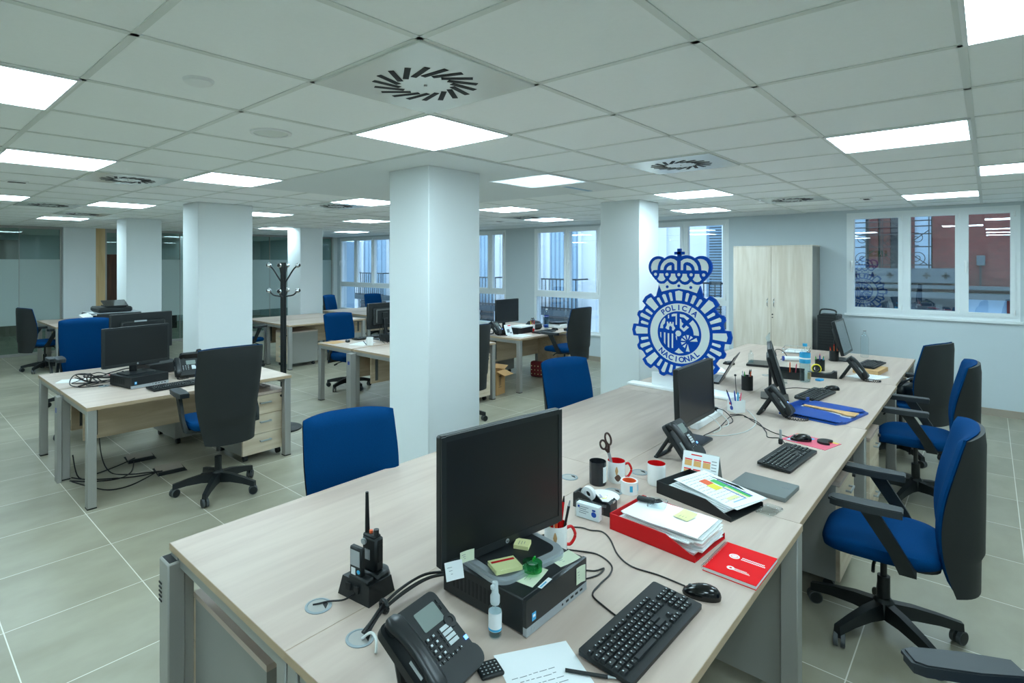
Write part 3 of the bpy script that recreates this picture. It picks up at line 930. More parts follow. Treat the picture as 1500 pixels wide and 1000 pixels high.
def make_chair():
    t = thing('office_chair', '', 'office chair', (0, 0, 0), 0, 'blue swivel office chairs')
    bs = B().m('black')
    bs.lathe([(.036, .075), (.045, .10), (.042, .15), (.030, .165)], 20)
    for k in range(5):
        a = R(90 + 72 * k)
        c, s_ = math.cos(a), math.sin(a)
        secs = []
        for r_, zt, h, w in ((.02, .150, .075, .055), (.12, .142, .058, .05), (.22, .122, .045, .042), (.315, .098, .038, .034)):
            secs.append([(r_ * c - q * w / 2 * s_, r_ * s_ + q * w / 2 * c, zz) for q, zz in ((-1, zt - h), (1, zt - h), (.75, zt), (-.75, zt))])
        vs = [v for s2 in secs for v in s2]
        fs = [(0, 1, 2, 3), (15, 14, 13, 12)]
        for i in range(3):
            for q in range(4):
                fs.append((i * 4 + q, i * 4 + (q + 1) % 4, i * 4 + 4 + (q + 1) % 4, i * 4 + 4 + q))
        bs.raw(vs, fs)
    bs.obj('star_base', t)
    for k in range(5):
        a = R(90 + 72 * k)
        X = TX(.30 * math.cos(a), .30 * math.sin(a), 0, rz=math.degrees(a) + 35)
        c = B().m('black').box((0, 0, .06), (.030, .020, .038), X, r=.004)
        for q in (-1, 1):
            for r_, w0, w1, mm in ((.032, .006, .022, 'wheel'), (.027, .0215, .0235, 'black')):
                c.m(mm)
                p0_ = X @ Vector((0, q * w0, .0325)); p1_ = X @ Vector((0, q * w1, .0325))
                c.cyl(p0_, p1_, r_, 18)
        c.obj('caster', t)
    B().m('black').cyl((0, 0, .15), (0, 0, .27), .026, 16).obj('lift_sleeve', t)
    B().m('black2').cyl((0, 0, .20), (0, 0, .41), .014, 14).obj('gas_lift', t)
    mch = B().m('black').box((0, -.01, .405), (.16, .24, .04), r=.01)
    mch.box((0, -.19, .40), (.07, .16, .03), r=.008)
    mch.tube([(.08, .04, .40), (.17, .05, .395), (.23, .05, .38)], .007, 8).tube([(-.08, .02, .40), (-.18, .03, .39), (-.22, .03, .372)], .007, 8)
    mch.cyl((.22, .05, .378), (.262, .05, .366), .012, 8)
    mch.obj('tilt_mechanism', t)
    B().m('shell').prism(rrect(.42, .42, .08), .418, .436).obj('seat_pan', t)
    st = B().m('blue')
    rings = []
    n = 44
    for zz, sc in ((.424, .92), (.440, .99), (.466, 1.01), (.485, .985), (.494, .93), (.498, .80), (.500, .5), (.500, .02)):
        ring = []
        for k in range(n):
            a = 2 * PI * k / n
            c, s_ = math.cos(a), math.sin(a)
            x = .245 * sc * math.copysign(abs(c) ** .55, c)
            y = .235 * sc * math.copysign(abs(s_) ** .55, s_) + .005
            zz2 = zz - (.030 * max(0, (y - .10) / .14) ** 2 if y > .10 else 0) - .006 * (1 - (x / .245) ** 2) * (1 if zz > .48 else 0)
            ring.append((x, y, zz2))
        rings += ring
    fs = []
    for i in range(7):
        for k in range(n):
            fs.append((i * n + k, i * n + (k + 1) % n, (i + 1) * n + (k + 1) % n, (i + 1) * n + k))
    fs.append(tuple(range(n - 1, -1, -1))); fs.append(tuple(7 * n + k for k in range(n)))
    st.raw(rings, fs, None, True).obj('seat', t)
    ZB, ZH = .335, .72
    def cush(u, v):
        e = 1 - .10 * max(0, abs(u) - .8) / .2 * (1 if v > .9 else .2)
        uu = math.copysign(abs(u) ** .92, u)
        w = hw(v) * .985
        top = max(0, v - .90) / .10
        zz = ZB + .03 + (ZH - .035) * v - .016 * top * abs(u) ** 3
        rnd = .040 * max(abs(u) ** 7, top ** 3, max(0, .06 - v) / .06)
        y0 = spine(v) + .055 * abs(u) ** 2.2
        return (uu * w, y0 - rnd, zz), (uu * w, y0 - .05, zz)
    slab_grid(B().m('blue'), cush, 18, 22).obj('backrest', t)
    def shl(u, v):
        w = hw(v) * (1.0 if v < .97 else .99)
        top = max(0, v - .93) / .07
        zz = ZB + (ZH - .012) * v - .014 * top * abs(u) ** 3
        y0 = spine(v) + .055 * abs(u) ** 2.2 - .0505
        yb = -.348 - .006 * v + .050 * abs(u) ** 2.2
        k = 1 - abs(u) ** 5
        k *= 1 - .5 * top
        th = .010 + max(.012, (y0 - yb)) * k - (.012 if v < .22 else 0) * k
        return (u * w, y0, zz), (u * w * .97, y0 - th, zz)
    slab_grid(B().m('shell'), shl, 18, 24).obj('back_shell', t)
    for s_ in (-1, 1):
        ar = B().m('black')
        P = [(.195, -.10, .418), (.262, -.095, .425), (.275, -.06, .50), (.272, .04, .660)]
        W_ = [(.05, .022), (.06, .022), (.062, .022), (.07, .026)]
        vs, fs = [], []
        for i, ((x, y, z), (wy, wx)) in enumerate(zip(P, W_)):
            if i == 0:
                q = [(x, y - wy / 2, z - wx / 2), (x, y + wy / 2, z - wx / 2), (x, y + wy / 2, z + wx / 2), (x, y - wy / 2, z + wx / 2)]
            elif i == 1:
                q = [(x + wx / 2, y - wy / 2, z - wx / 2), (x + wx / 2, y + wy / 2, z - wx / 2), (x - wx / 2, y + wy / 2, z + wx / 2), (x - wx / 2, y - wy / 2, z + wx / 2)]
            else:
                q = [(x + wx / 2, y - wy / 2, z), (x + wx / 2, y + wy / 2, z), (x - wx / 2, y + wy / 2, z), (x - wx / 2, y - wy / 2, z)]
            vs += [(s_ * a, b_, c) for a, b_, c in q]
        fs = [(3, 2, 1, 0), (12, 13, 14, 15)] + [(i * 4 + k, i * 4 + (k + 1) % 4, i * 4 + 4 + (k + 1) % 4, i * 4 + 4 + k) for i in range(3) for k in range(4)]
        ar.raw(vs, fs)
        a = ar.obj('armrest', t)
        pd = B().m('pad')
        out = [(-.034, -.08), (.032, -.08), (.044, .04), (.040, .17), (.026, .195), (-.026, .195), (-.040, .17), (-.045, .04)]
        for z0, z1, k in ((.662, .682, .97), (.682, .691, 1.0), (.691, .696, .95)):
            pd.prism([(s_ * .262 + x * k, y * k) for x, y in out], z0, z1)
        pd.obj('arm_pad', a)
    return t
UPPER = {'gas_lift', 'tilt_mechanism', 'seat_pan', 'seat', 'backrest', 'back_shell', 'armrest'}
CH = make_chair()
first = [True]
def chair(x, y, rz, lift, label, br=0):
    if first[0]:
        first[0] = False
        CH.location = (x, y, 0); CH.rotation_euler = (0, 0, R(rz)); CH['label'] = label
        CHK.extend(list(CH.children))
        r = CH
    else:
        r = dup(CH, (x, y, 0), R(rz), label)
    for o in r.children:
        if o.name.split('.')[0] in UPPER:
            o.location.z = lift
        else:
            o.rotation_euler.z = R(br)
    return r
CHK = []
chair(3.33, .37, 4, 0, 'blue office chair on the right of the long bench, nearest one seen whole', -13)
chair(5.34, .40, 3, .02, 'blue office chair on the right of the long bench, middle of the three seen there')
chair(6.44, .59, -20, .03, 'blue office chair at the far end of the bench, black bag on its seat')
chair(1.86, -.135, 32, -.015, 'office chair cut by the bottom right corner, only its black armrest in view', 36)
chair(1.56, 2.07, 164, -.02, 'blue office chair on the left side of the long bench, nearest the camera')
chair(3.60, 2.13, 166, -.02, 'blue office chair on the left side of the long bench, between nearest pillar and crest')
chair(1.84, 4.38, -4, .11, 'office chair with its black back towards us at the left desk')
chair(1.55, 6.84, 176, .12, 'blue-fronted office chair behind the left desk, its one armrest over the desk')
chair(1.93, 11.28, -75, 0, 'office chair seen side-on far left beside the frosted glass')
chair(4.61, 6.62, 178, -.01, 'blue-fronted office chair between the coat stand and the nearest pillar')
chair(8.35, 10.75, 175, -.05, 'blue office chair at the far window, partly behind the back of a monitor')
chair(7.28, 10.80, 205, -.03, 'small blue office chair farthest away at the left edge of the corner window')
chair(4.36, 9.25, -72, 0, 'dark blue office chair peeping out right of the second pillar')
chair(6.66, 4.36, -3, .11, 'office chair with black back at the desk by the balcony window')
chair(4.50, 4.36, 0, .05, 'office chair whose black back is mostly hidden by the nearest pillar')
chair(1.75, 8.3, 0, -.09, 'low office chair mostly hidden behind the blue-fronted chair at left')
# ------------------------------------------------------------------ blue and white crest on its plinth
t = thing('crest', 'large blue and white crown-topped police crest standing on a white plinth on the long bench', 'emblem', (4.45, 1.822, 0), R(-90))
S1 = .00133
TH = .011
def star_poly():
    out = []
    for k in range(8):
        for da, r_ in ((-7.2, .396), (0, .404), (7.2, .396), (8.2, .354), (15.2, .354), (17.5, .362), (19.3, .380), (22.5, .384), (25.7, .380), (27.5, .362), (29.8, .354), (37.0, .352)):
            a = R(90 + 45 * k + da)
            if k == 0 and abs(da) < 8:
                r_ = .355
            out.append((r_ * math.cos(a), r_ * math.sin(a)))
    return out
def up(z):
    return TX(z=z) @ UP
sb = B().m('ebl').prism(star_poly(), -TH, TH, up(1.202))
def cp(x, y):          # crown drawing units -> plate coordinates
    return ((x - 694) * .0005, .683 - (y - 48) * .0005)
def cps(l):
    return [cp(*p) for p in l]
sb.prism([(-.19, .30), (-.165, .392), (.165, .392), (.19, .30)], -TH - .0004, TH + .0004, up(1.202))
sb.obj('star_plate', t)
cr = B().m('ebl')
def circ(x, y, rx, ry=None, n=40):
    ry = ry or rx
    return [cp(x + rx * math.cos(2 * PI * k / n), y + ry * math.sin(2 * PI * k / n)) for k in range(n)]
eps = 0
for (x, y, rx, ry) in ((345, 345, 165, 178), (1045, 345, 165, 178), (578, 345, 185, 190), (812, 345, 185, 190), (404, 525, 98, 98), (600, 530, 98, 98), (790, 530, 98, 98), (986, 525, 98, 98),
                       (300, 465, 62, 62), (497, 467, 62, 62), (694, 467, 62, 62), (891, 467, 62, 62), (1090, 465, 62, 62)):
    eps += .00004
    cr.prism(circ(x, y, rx, ry), -TH - .0008 - eps, TH + .0008 + eps, up(1.202))
eps += .00004
cr.prism(cps([(215, 400), (1175, 400), (1175, 450), (1090, 560), (300, 560), (215, 450)]), -TH - .0008 - eps, TH + .0008 + eps, up(1.202))
for q in ([(665, 48), (723, 48), (723, 420), (665, 420)], [(616, 98), (772, 98), (772, 145), (616, 145)]):
    cr.prism(cps(q), -TH - .0003, TH + .0003, up(1.202))
cr.obj('crown', t)
wh = B().m('ewh')
def wp(poly, k=0, z=1.202):
    wh.prism(poly, -TH - .0022 - k, TH + .0022 + k, up(z))
def mir(l):
    return [(1388 - x, y) for x, y in l]
# rays
for k in range(32):
    a = R(90 + 11.25 * k)
    kind = k % 4
    if kind == 0:
        h0, h1, r0, r1 = 5.1, 5.1, .266, .366
    elif kind == 2:
        h0, h1, r0, r1 = 2.5, 2.7, .266, .348
    else:
        a = R(90 + 45 * (k // 4) + (12.6 if kind == 1 else 32.4))
        h0, h1, r0, r1 = 2.0, 2.2, .266, .326
    if k == 0:
        r1 = .338
    if k in (1, 31, 2, 30):
        r1 = .330
    pts = []
    for r_, h in ((r0, h0), (r1, h1)):
        pts += [(r_ * math.cos(a - R(h)), r_ * math.sin(a - R(h))), (r_ * math.cos(a + R(h)), r_ * math.sin(a + R(h)))]
    tip = (1.022 * r1 * math.cos(a), 1.022 * r1 * math.sin(a))
    wp([pts[0], pts[2], tip, pts[3], pts[1]])
wh.ring(.178, .241, -TH - .0022, TH + .0022, 72, up(1.202))
# crown openings
moon = [(226, 350), (236, 300), (262, 255), (300, 226), (350, 214), (396, 220), (362, 270), (342, 330), (336, 395), (285, 397), (258, 405), (240, 430)]
arch = [(385, 395), (392, 340), (415, 290), (455, 245), (505, 217), (560, 207), (615, 218), (662, 250), (662, 395), (626, 395), (622, 300), (596, 272), (560, 264), (515, 274), (472, 305), (447, 345), (437, 395)]
inn = [(490, 395), (498, 362), (520, 336), (545, 322), (572, 316), (572, 395)]
for q in (moon, arch, inn):
    wp(cps(q), .0005); wp(cps(mir(q)), .0005)
for cx in (404, 600, 788, 984):
    wp(cps([(cx - 33, 452), (cx + 33, 452), (cx + 38, 492), (cx + 68, 540), (cx + 38, 570), (cx, 581), (cx - 38, 570), (cx - 68, 540), (cx - 38, 492)]), .0005)
for cx in (303, 497, 694, 891, 1086):
    wp(circ(cx, 467, 25, n=20), .0012)
# band under the crown
band = [(358, 632), (405, 622), (455, 618), (500, 575), (545, 618), (600, 632), (650, 618), (694, 578), (738, 618), (790, 632), (843, 618), (888, 575), (933, 618), (984, 624), (1030, 632), (980, 755), (850, 715), (694, 692), (545, 712), (410, 750)]
wp(cps(band))
# centre shield
def ip(x, y):
    return ((x - 504) * .00083, -(y - 388) * .00083)
def ips(l):
    return [ip(*p) for p in l]
for q in ([(355, 390), (369, 390), (369, 508), (355, 488)], [(393, 395), (408, 395), (408, 537), (393, 528)], [(433, 395), (447, 395), (447, 535), (433, 535)], [(316, 390), (327, 390), (327, 445), (318, 432)], [(472, 412), (485, 412), (485, 455), (478, 445)],
          [(370, 345), (385, 315), (385, 282), (398, 282), (398, 298), (412, 298), (412, 282), (427, 282), (427, 298), (440, 298), (440, 282), (452, 282), (452, 315), (468, 340), (450, 366), (436, 362), (436, 332), (420, 318), (406, 332), (406, 360), (390, 356)],
          [(315, 350), (322, 310), (338, 276), (360, 246), (370, 256), (364, 298), (346, 318), (346, 350)], [(396, 216), (406, 212), (406, 248), (396, 248)], [(433, 208), (450, 200), (484, 196), (484, 306), (472, 306), (472, 222), (433, 228)],
          [(514, 198), (556, 204), (604, 236), (582, 256), (556, 232), (514, 226)], [(514, 244), (526, 250), (530, 276), (548, 290), (530, 318), (550, 336), (576, 306), (602, 322), (554, 366), (514, 334)],
          [(462, 572), (486, 548), (502, 530), (522, 550), (550, 572), (504, 582)]):
    wp(ips(q))
pts = [(.185 * .86 * math.cos(R(a)), .185 * .86 * math.sin(R(a))) for a in range(-2, 47, 6)] + [(.185 * .64 * math.cos(R(a)), .185 * .64 * math.sin(R(a))) for a in range(46, -3, -6)]
wp(pts)
for k in range(10):
    a = R(36 * k + 18)
    c0 = ip(590, 462)
    r1 = (.078 if k in (0, 9, 8, 7) else .055)
    q = [(c0[0] + .018 * math.cos(a), c0[1] + .018 * math.sin(a)), (c0[0] + r1 * math.cos(a - R(11)), c0[1] + r1 * math.sin(a - R(11))), (c0[0] + r1 * math.cos(a + R(11)), c0[1] + r1 * math.sin(a + R(11)))]
    if all(math.hypot(*p) < .165 for p in q):
        wp(q)
wp([(ip(498, 388)[0] + .023 * math.cos(2 * PI * k / 24), ip(498, 388)[1] + .023 * math.sin(2 * PI * k / 24)) for k in range(24)])
wh.obj('white_inlay', t)
lt = B().m('ebl')
for word, r_, mid, sgn in (('POLICÍA', .2065, 90, -1), ('NACIONAL', .2105, 270, 1)):
    n = len(word)
    stp = 12.6 if n == 7 else 12.2
    for i, chh in enumerate(word):
        a = mid + sgn * (i - (n - 1) / 2) * stp
        for side in (0, 180):
            X = TX(z=1.202, rz=side) @ UP @ TX(r_ * math.cos(R(a)), r_ * math.sin(R(a)), TH + .0028, rz=(a - 90 if sgn < 0 else a + 90))
            lt.text(chh, .060, X, .0005, .0016)
for cx, cy in ((503, 668), (694, 648), (886, 668)):
    lt.prism(circ(cx, cy, 24, n=20), -TH - .0032, TH + .0032, up(1.202))
lt.obj('lettering', t)
pl = B().m('white').b2((-.10, -.055, D), (.58, .055, D + .02), r=.003)
pl.obj('plinth', t, loc=(-.33, 0, 0))
B().m('white').b2((-.24, .012, D + .02), (.20, .030, .86)).obj('back_support', t)

# ------------------------------------------------------------------ coat stand
t = thing('coat_stand', 'black metal coat stand with chrome-tipped hooks behind the left desk', 'coat stand', (3.0, 5.5, 0), R(20))
B().m('black').lathe([(.19, 0), (.19, .014), (.17, .022), (.05, .03), (.028, .035)], 40).obj('base', t)
p = B().m('black')
p.box((-.016, 0, .9), (.022, .034, 1.74)).box((.016, 0, .9), (.022, .034, 1.74)).box((0, 0, .9), (.02, .018, 1.73)).cyl((0, 0, .02), (0, 0, .08), .03, 16)
p.obj('pole', t)
for z0, n, zt, rr, off in ((1.56, 4, 1.74, .15, 25), (1.40, 4, 1.47, .15, 25)):
    for k in range(n):
        a = R(off + 90 * k)
        c, s = math.cos(a), math.sin(a)
        pts = smooth_path([(.018 * c, .018 * s, z0), (.04 * c, .04 * s, z0 + .03 * (zt - z0) / .18), (rr * .7 * c, rr * .7 * s, zt - .045), (rr * c, rr * s, zt)], 4)
        h = B().m('black').tube(pts, .008, 8).obj('hook', t)
        B().m('chrome').sphere((rr * c, rr * s, zt), .026).m('black').sphere((rr * c * 1.09, rr * s * 1.09, zt + .002), .019).obj('hook_tip', h)

# ------------------------------------------------------------------ printer far left
t = thing('printer', 'black office printer standing behind the left desks in front of a pillar', 'printer', (2.33, 9.15, 0), 0)
t.scale = (1, 1, 1.012)
B().m('black').b2((-.26, -.28, .02), (.26, .28, .86), r=.01).obj('body', t)
for k in range(3):
    B().m('black2').b2((-.24, -.295, .08 + .2 * k), (.24, -.28, .26 + .2 * k)).obj('paper_drawer', t)
B().m('black2').b2((-.30, -.29, .93), (.31, .27, 1.05), r=.012).m('silver').b2((-.295, -.292, 1.052), (.305, .26, 1.058)).obj('scanner', t)
B().m('black').b2((-.24, -.1, .86), (.26, .28, .93)).obj('output_bay', t)
f = B().m('black').b2((-.20, -.2, 1.058), (.22, .24, 1.13), r=.02).m('gloss').b2((-.1, -.19, 1.13), (.14, .1, 1.15)); f.raw([(-.13, -.2, 1.14), (.16, -.2, 1.14), (.2, .12, 1.20), (-.1, .12, 1.20), (-.13, -.2, 1.15), (.16, -.2, 1.15), (.2, .12, 1.21), (-.1, .12, 1.21)], [(3, 2, 1, 0), (4, 5, 6, 7), (0, 1, 5, 4), (1, 2, 6, 5), (2, 3, 7, 6), (3, 0, 4, 7)])
f.obj('document_feeder', t)
B().m('white').raw([(-.40, -.29, 1.02), (-.24, -.29, 1.05), (-.24, -.05, 1.07), (-.40, -.05, 1.04), (-.40, -.29, 1.0), (-.24, -.29, 1.02), (-.24, -.05, 1.04), (-.40, -.05, 1.01)], [(0, 1, 2, 3), (7, 6, 5, 4), (0, 4, 5, 1), (1, 5, 6, 2), (2, 6, 7, 3), (3, 7, 4, 0)]).obj('control_panel', t)

# ------------------------------------------------------------------ device builders (front faces -Y)
def monitor(label, loc, rz, w, h, zc, tilt=0, back_detail=False, base='plate', bz=0.0, screen_mat='screen', basedx=0, badge=True, neck_y=.07, base_round=.02):
    """loc = point the base stands on; zc = height of the panel's centre above it"""
    t = thing('monitor', label, 'monitor', loc, R(rz), 'black flat monitors')
    X = TX(0, 0, zc, rx=tilt)
    bz_ = .017
    c = B().m('black')
    c.box((0, .012, 0), (w, .030, h), X, r=.006)
    c.box((0, .038, -.01), (w * .72, .03, h * .66), X, r=.012)
    if back_detail:
        c.m('dmetal')
        for s in (-1, 1):
            c.box((s * w * .27, .055, 0), (.02, .006, h * .5), X)
        c.box((0, .055, h * .24), (w * .54, .006, .02), X)
    c.obj('housing', t)
    f = B().m('black2')
    f.box((-w / 2 + bz_ / 2, -.0045, 0), (bz_, .005, h - .004), X).box((w / 2 - bz_ / 2, -.0045, 0), (bz_, .005, h - .004), X)
    f.box((0, -.0045, h / 2 - bz_ / 2), (w - 2 * bz_, .005, bz_), X).box((0, -.0045, -h / 2 + bz_ * .7), (w - 2 * bz_, .005, bz_ * 1.4), X)
    f.obj('bezel', t)
    B().m(screen_mat).box((0, -.0035, bz_ * .2), (w - 2 * bz_, .003, h - 2.4 * bz_), X).obj('screen', t)
    if badge:
        X2 = X @ TX(0, -.0075, -h / 2 + bz_ * .72) @ UP
        bb = B().m('silver').lathe([(.0075, 0), (.0075, .0006)], 18, X2)
        bb.m('black').text('hp', .009, X2 @ TX(z=.0012), .0003)
        bb.obj('badge', t)
    n = B().m('black')
    n.box((basedx * .8, neck_y, zc * .45), (.06, .022, zc * .9), r=.005)
    n.box((basedx * .4, neck_y - .015, zc), (.09 + abs(basedx), .03, .09), r=.005)
    n.obj('neck', t)
    if base == 'plate':
        B().m('black2').prism([(x + basedx, y + .02) for x, y in rrect(.24, .19, base_round)], .0, .010).obj('foot', t)
    elif base == 'tray':
        q = B().m('silver').prism([(x, y - .02) for x, y in rrect(.30, .24, .05, 8)], .0, .012)
        q.prism([(x, y - .02) for x, y in rrect(.29, .23, .05, 8)], .012, .020)
        q.m('black2').prism([(x, y - .02) for x, y in rrect(.245, .185, .035, 8)], .018, .0215)
        q.obj('foot', t)
    return t
def computer(label, loc, rz, w=.31, d=.335, h=.10):
    t = thing('desktop_computer', label, 'computer', loc, R(rz), 'black desktop computers')
    B().m('black').b2((-w / 2, -d / 2 + .012, .004), (w / 2, d / 2, h), r=.004).obj('case', t)
    f = B().m('black2').b2((-w / 2, -d / 2, .028), (w / 2, -d / 2 + .012, h))
    f.obj('front_cover', t)
    s = B().m('silver').b2((-w / 2, -d / 2 - .001, .004), (w / 2, -d / 2 + .012, .028))
    s.m('dark')
    for k in range(5):
        s.box((.02 + .026 * k, -d / 2 - .0012, .017), (.014 if k else .006, .001, .006))
    s.m('silver').ring(.006, .008, 0, .001, 20, TX(-w / 2 + .028, -d / 2 - .001, .016) @ UP)
    s.obj('port_strip', t)
    B().m('stickerb').box((-w / 2 + .035, -d / 2 - .0006, .048), (.018, .001, .022)).m('paper').box((-w / 2 + .035, -d / 2 - .0012, .050), (.011, .0006, .007)).obj('sticker', t)
    g = B().m('dark')
    for k in range(12):
        g.box((-w / 2 - .0003, -.06 + .016 * k, h * .55), (.001, .008, .045))
    g.obj('side_vent', t)
    return t
KEYROWS = [(.062, [(-.21, .016, 1)] + [(-.175 + .0195 * k + .012 * (k // 4), .016, 1) for k in range(12)] + [(.098 + .0195 * k, .016, 1) for k in range(3)])]
def keyboard(label, loc, rz, group='black keyboards', L=.44, W=.155, keyrows=True):
    t = thing('keyboard', label, 'keyboard', loc, R(rz), group)
    X = TX(0, 0, 0, rx=3.2)
    c = B().m('black').prism(rrect(L, W, .008, 3), .004, .016, TX(z=.004) @ X)
    c.obj('case', t)
    k_ = B().m('key')
    lg = B().m('keyw')
    def key(x, y, w, d=.0155):
        Y = TX(z=.004) @ X
        a, b_, tp = w / 2, d / 2, .0025
        vs = [(x - a, y - b_, .016), (x + a, y - b_, .016), (x + a, y + b_, .016), (x - a, y + b_, .016),
              (x - a + tp, y - b_ + tp * .6, .0225), (x + a - tp, y - b_ + tp * .6, .0225), (x + a - tp, y + b_ - tp, .0225), (x - a + tp, y + b_ - tp, .0225)]
        k_.raw(vs, [(4, 5, 6, 7), (0, 1, 5, 4), (1, 2, 6, 5), (2, 3, 7, 6), (3, 0, 4, 7)], Y)
        if w < .03:
            lg.box((x - a * .3, y + b_ * .25, .0227), (.0035, .0035, .0002), Y)
    y0 = W / 2 - .030
    for k in range(13):
        key(-.205 + .0195 * k + .010 * ((k + 3) // 4), y0, .0165, .012)
    for k in range(3):
        key(.078 + .019 * k, y0, .0165, .012)
    for r_ in range(5):
        yy = y0 - .021 - .0185 * r_
        if r_ < 4:
            off = (0, .008, .012, .004)[r_]
            lead = (.0175, .0245, .029, .022)[r_]
            key(-.213 + lead / 2, yy, lead)
            x = -.213 + lead + .0015
            n = (12, 12, 11, 11)[r_]
            for k in range(n):
                key(x + .0085 + .0188 * k, yy, .0172)
            x2 = x + .0188 * n
            key((x2 + .062) / 2, yy, max(.012, .062 - x2 - .001))
        else:
            x = -.213
            for w in (.024, .021, .021, .108, .021, .021, .021, .024):
                key(x + w / 2, yy, w - .0015); x += w + .0017
        if r_ < 2:
            for k in range(3):
                key(.078 + .019 * k, yy, .0172)
        if r_ == 3:
            key(.097, yy, .0172)
        if r_ == 4:
            for k in range(3):
                key(.078 + .019 * k, yy, .0172)
        for k in range(4):
            if not (k == 3 and r_ in (2, 4)):
                key(.149 + .0185 * k, yy, .0172)
    k_.obj('keys', t); lg.obj('legends', t)
    return t
def mouse(label, loc, rz):
    t = thing('mouse', label, 'computer mouse', loc, R(rz), 'black mice')
    n = 24
    vs, fs = [], []
    prof = ((1.0, 0), (1.02, .008), (.97, .018), (.82, .027), (.55, .033), (.25, .0355), (.02, .036))
    for sc, z in prof:
        for k in range(n):
            a = 2 * PI * k / n
            y = .056 * sc * math.sin(a)
            vs.append((.030 * sc * math.cos(a) * (1 - .10 * math.sin(a)), y, z * (1 - .22 * (y / .056) - .10 * (y / .056) ** 2) + .001))
    for i in range(len(prof) - 1):
        for k in range(n):
            fs.append((i * n + k, i * n + (k + 1) % n, (i + 1) * n + (k + 1) % n, (i + 1) * n + k))
    fs.append(tuple(range(n - 1, -1, -1))); fs.append(tuple((len(prof) - 1) * n + k for k in range(n)))
    B().m('gloss').raw(vs, fs, None, True).obj('shell', t)
    B().m('wheel').cyl((-.004, .032, .024), (.004, .032, .024), .008, 14).obj('scroll_wheel', t)
    B().m('silver').lathe([(.005, .0345), (.005, .0362)], 14, TX(0, -.012, 0)).obj('badge', t)
    return t
def deskphone(label, loc, rz, tilt=44):
    t = thing('desk_phone', label, 'desk phone', loc, R(rz), 'black desk phones')
    # body plane: origin at front edge, tilted up to the rear
    X = TX(0, -.10, .006, rx=tilt)
    b = B().m('black')
    b.prism([(x, y + .115) for x, y in rrect(.205, .205, .02)], .0, .022, X)
    b.prism([(x + .015, y + .028) for x, y in rrect(.175, .056, .026)], .0, .034, X)
    b.obj('body', t)
    s = math.sin(R(tilt)); c = math.cos(R(tilt))
    q = B().m('black')
    top = X @ Vector((0, .19, 0)); mid = X @ Vector((0, .10, 0))
    fy = top.y + .055 if tilt > 45 else top.y - .04
    for sx in (-.07, .07):
        q.cyl((sx, top.y - .02, top.z - .025), (sx, fy, .008), .010, 8)
    q.box((0, fy, .006), (.17, .022, .012), r=.004)
    q.obj('stand', t)
    B().m('lcd').prism([(x + .040, y + .165) for x, y in rrect(.078, .052, .004)], .0222, .0235, X).obj('display', t)
    k = B().m('key')
    l = B().m('keyw')
    for i in range(3):
        for j in range(4):
            k.box((-.026 + .021 * i, .122 - .0155 * j, .0235), (.017, .011, .004), X, r=.001); l.box((-.028 + .021 * i, .123 - .0155 * j, .0258), (.006, .005, .0006), X)
    for j in range(4):
        l.box((.058, .122 - .0125 * j, .0235), (.034, .0095, .003), X); k.box((.037, .122 - .0125 * j, .0235), (.006, .009, .003), X)
    for i in range(6):
        k.box((-.02 + .017 * i, .062, .0235), (.012, .009, .003), X); l.box((-.02 + .017 * i, .062, .0251), (.003, .003, .0006), X)
    for j in range(2):
        k.box((.090, .185 - .017 * j, .0235), (.007, .011, .003), X)
    k.obj('buttons', t)
    l.obj('button_labels', t)
    n = B().m('key').lathe([(.019, .022), (.018, .026), (.009, .0265), (.008, .024)], 24, X @ TX(.086, .128, 0)); n.obj('navigation_dial', t)
    B().m('ledb').box((.095, .072, .0235), (.010, .010, .002), X).obj('status_light', t)
    # handset along the left edge
    h = B().m('black2')
    vs, fs = [], []
    N, m_ = 18, 14
    for i in range(N + 1):
        u = i / N
        y = .010 + .205 * u
        e = abs(2 * u - 1)
        rx_ = .0215 + .004 * e ** 2
        rz_ = .013 + .008 * max(0, e - .45)
        zc = .046 + .016 * (1 - e ** 2) - .004
        if i in (0, N):
            rx_ *= .55; rz_ *= .5
        if i in (1, N - 1):
            rx_ *= .92; rz_ *= .9
        for k2 in range(m_):
            a = 2 * PI * k2 / m_
            vs.append((-.073 + rx_ * math.copysign(abs(math.cos(a)) ** .7, math.cos(a)), y, zc + rz_ * math.copysign(abs(math.sin(a)) ** .7, math.sin(a))))
    for i in range(N):
        for k2 in range(m_):
            fs.append((i * m_ + k2, i * m_ + (k2 + 1) % m_, (i + 1) * m_ + (k2 + 1) % m_, (i + 1) * m_ + k2))
    fs.append(tuple(range(m_ - 1, -1, -1))); fs.append(tuple(N * m_ + k2 for k2 in range(m_)))
    h.raw(vs, fs, X, True)
    h.box((-.073, .03, .034), (.036, .036, .028), X, r=.006).box((-.073, .195, .034), (.036, .036, .028), X, r=.006)
    h = h.obj('handset', t)
    B().m('silver').box((-.0985, .085, .045), (.001, .045, .010), X).obj('handset_label', h)
    cc = []
    ends = smooth_path([(-.073, -.095, .016), (-.072, -.135, .008), (-.05, -.20, .008), (.0, -.215, .008), (.02, -.16, .008), (.0, -.11, .010)], 26) if tilt > 45 else smooth_path([(-.073, -.09, .02), (-.085, -.12, .010), (-.05, -.14, .008), (.0, -.12, .010)], 26)
    for i, p_ in enumerate(ends):
        a = i * 1.15
        cc.append((p_[0] + .006 * math.cos(a), p_[1], p_[2] + .006 * math.sin(a)))
    B().m('cable').tube(cc, .0024, 5).obj('coiled_cord', t)
    return t
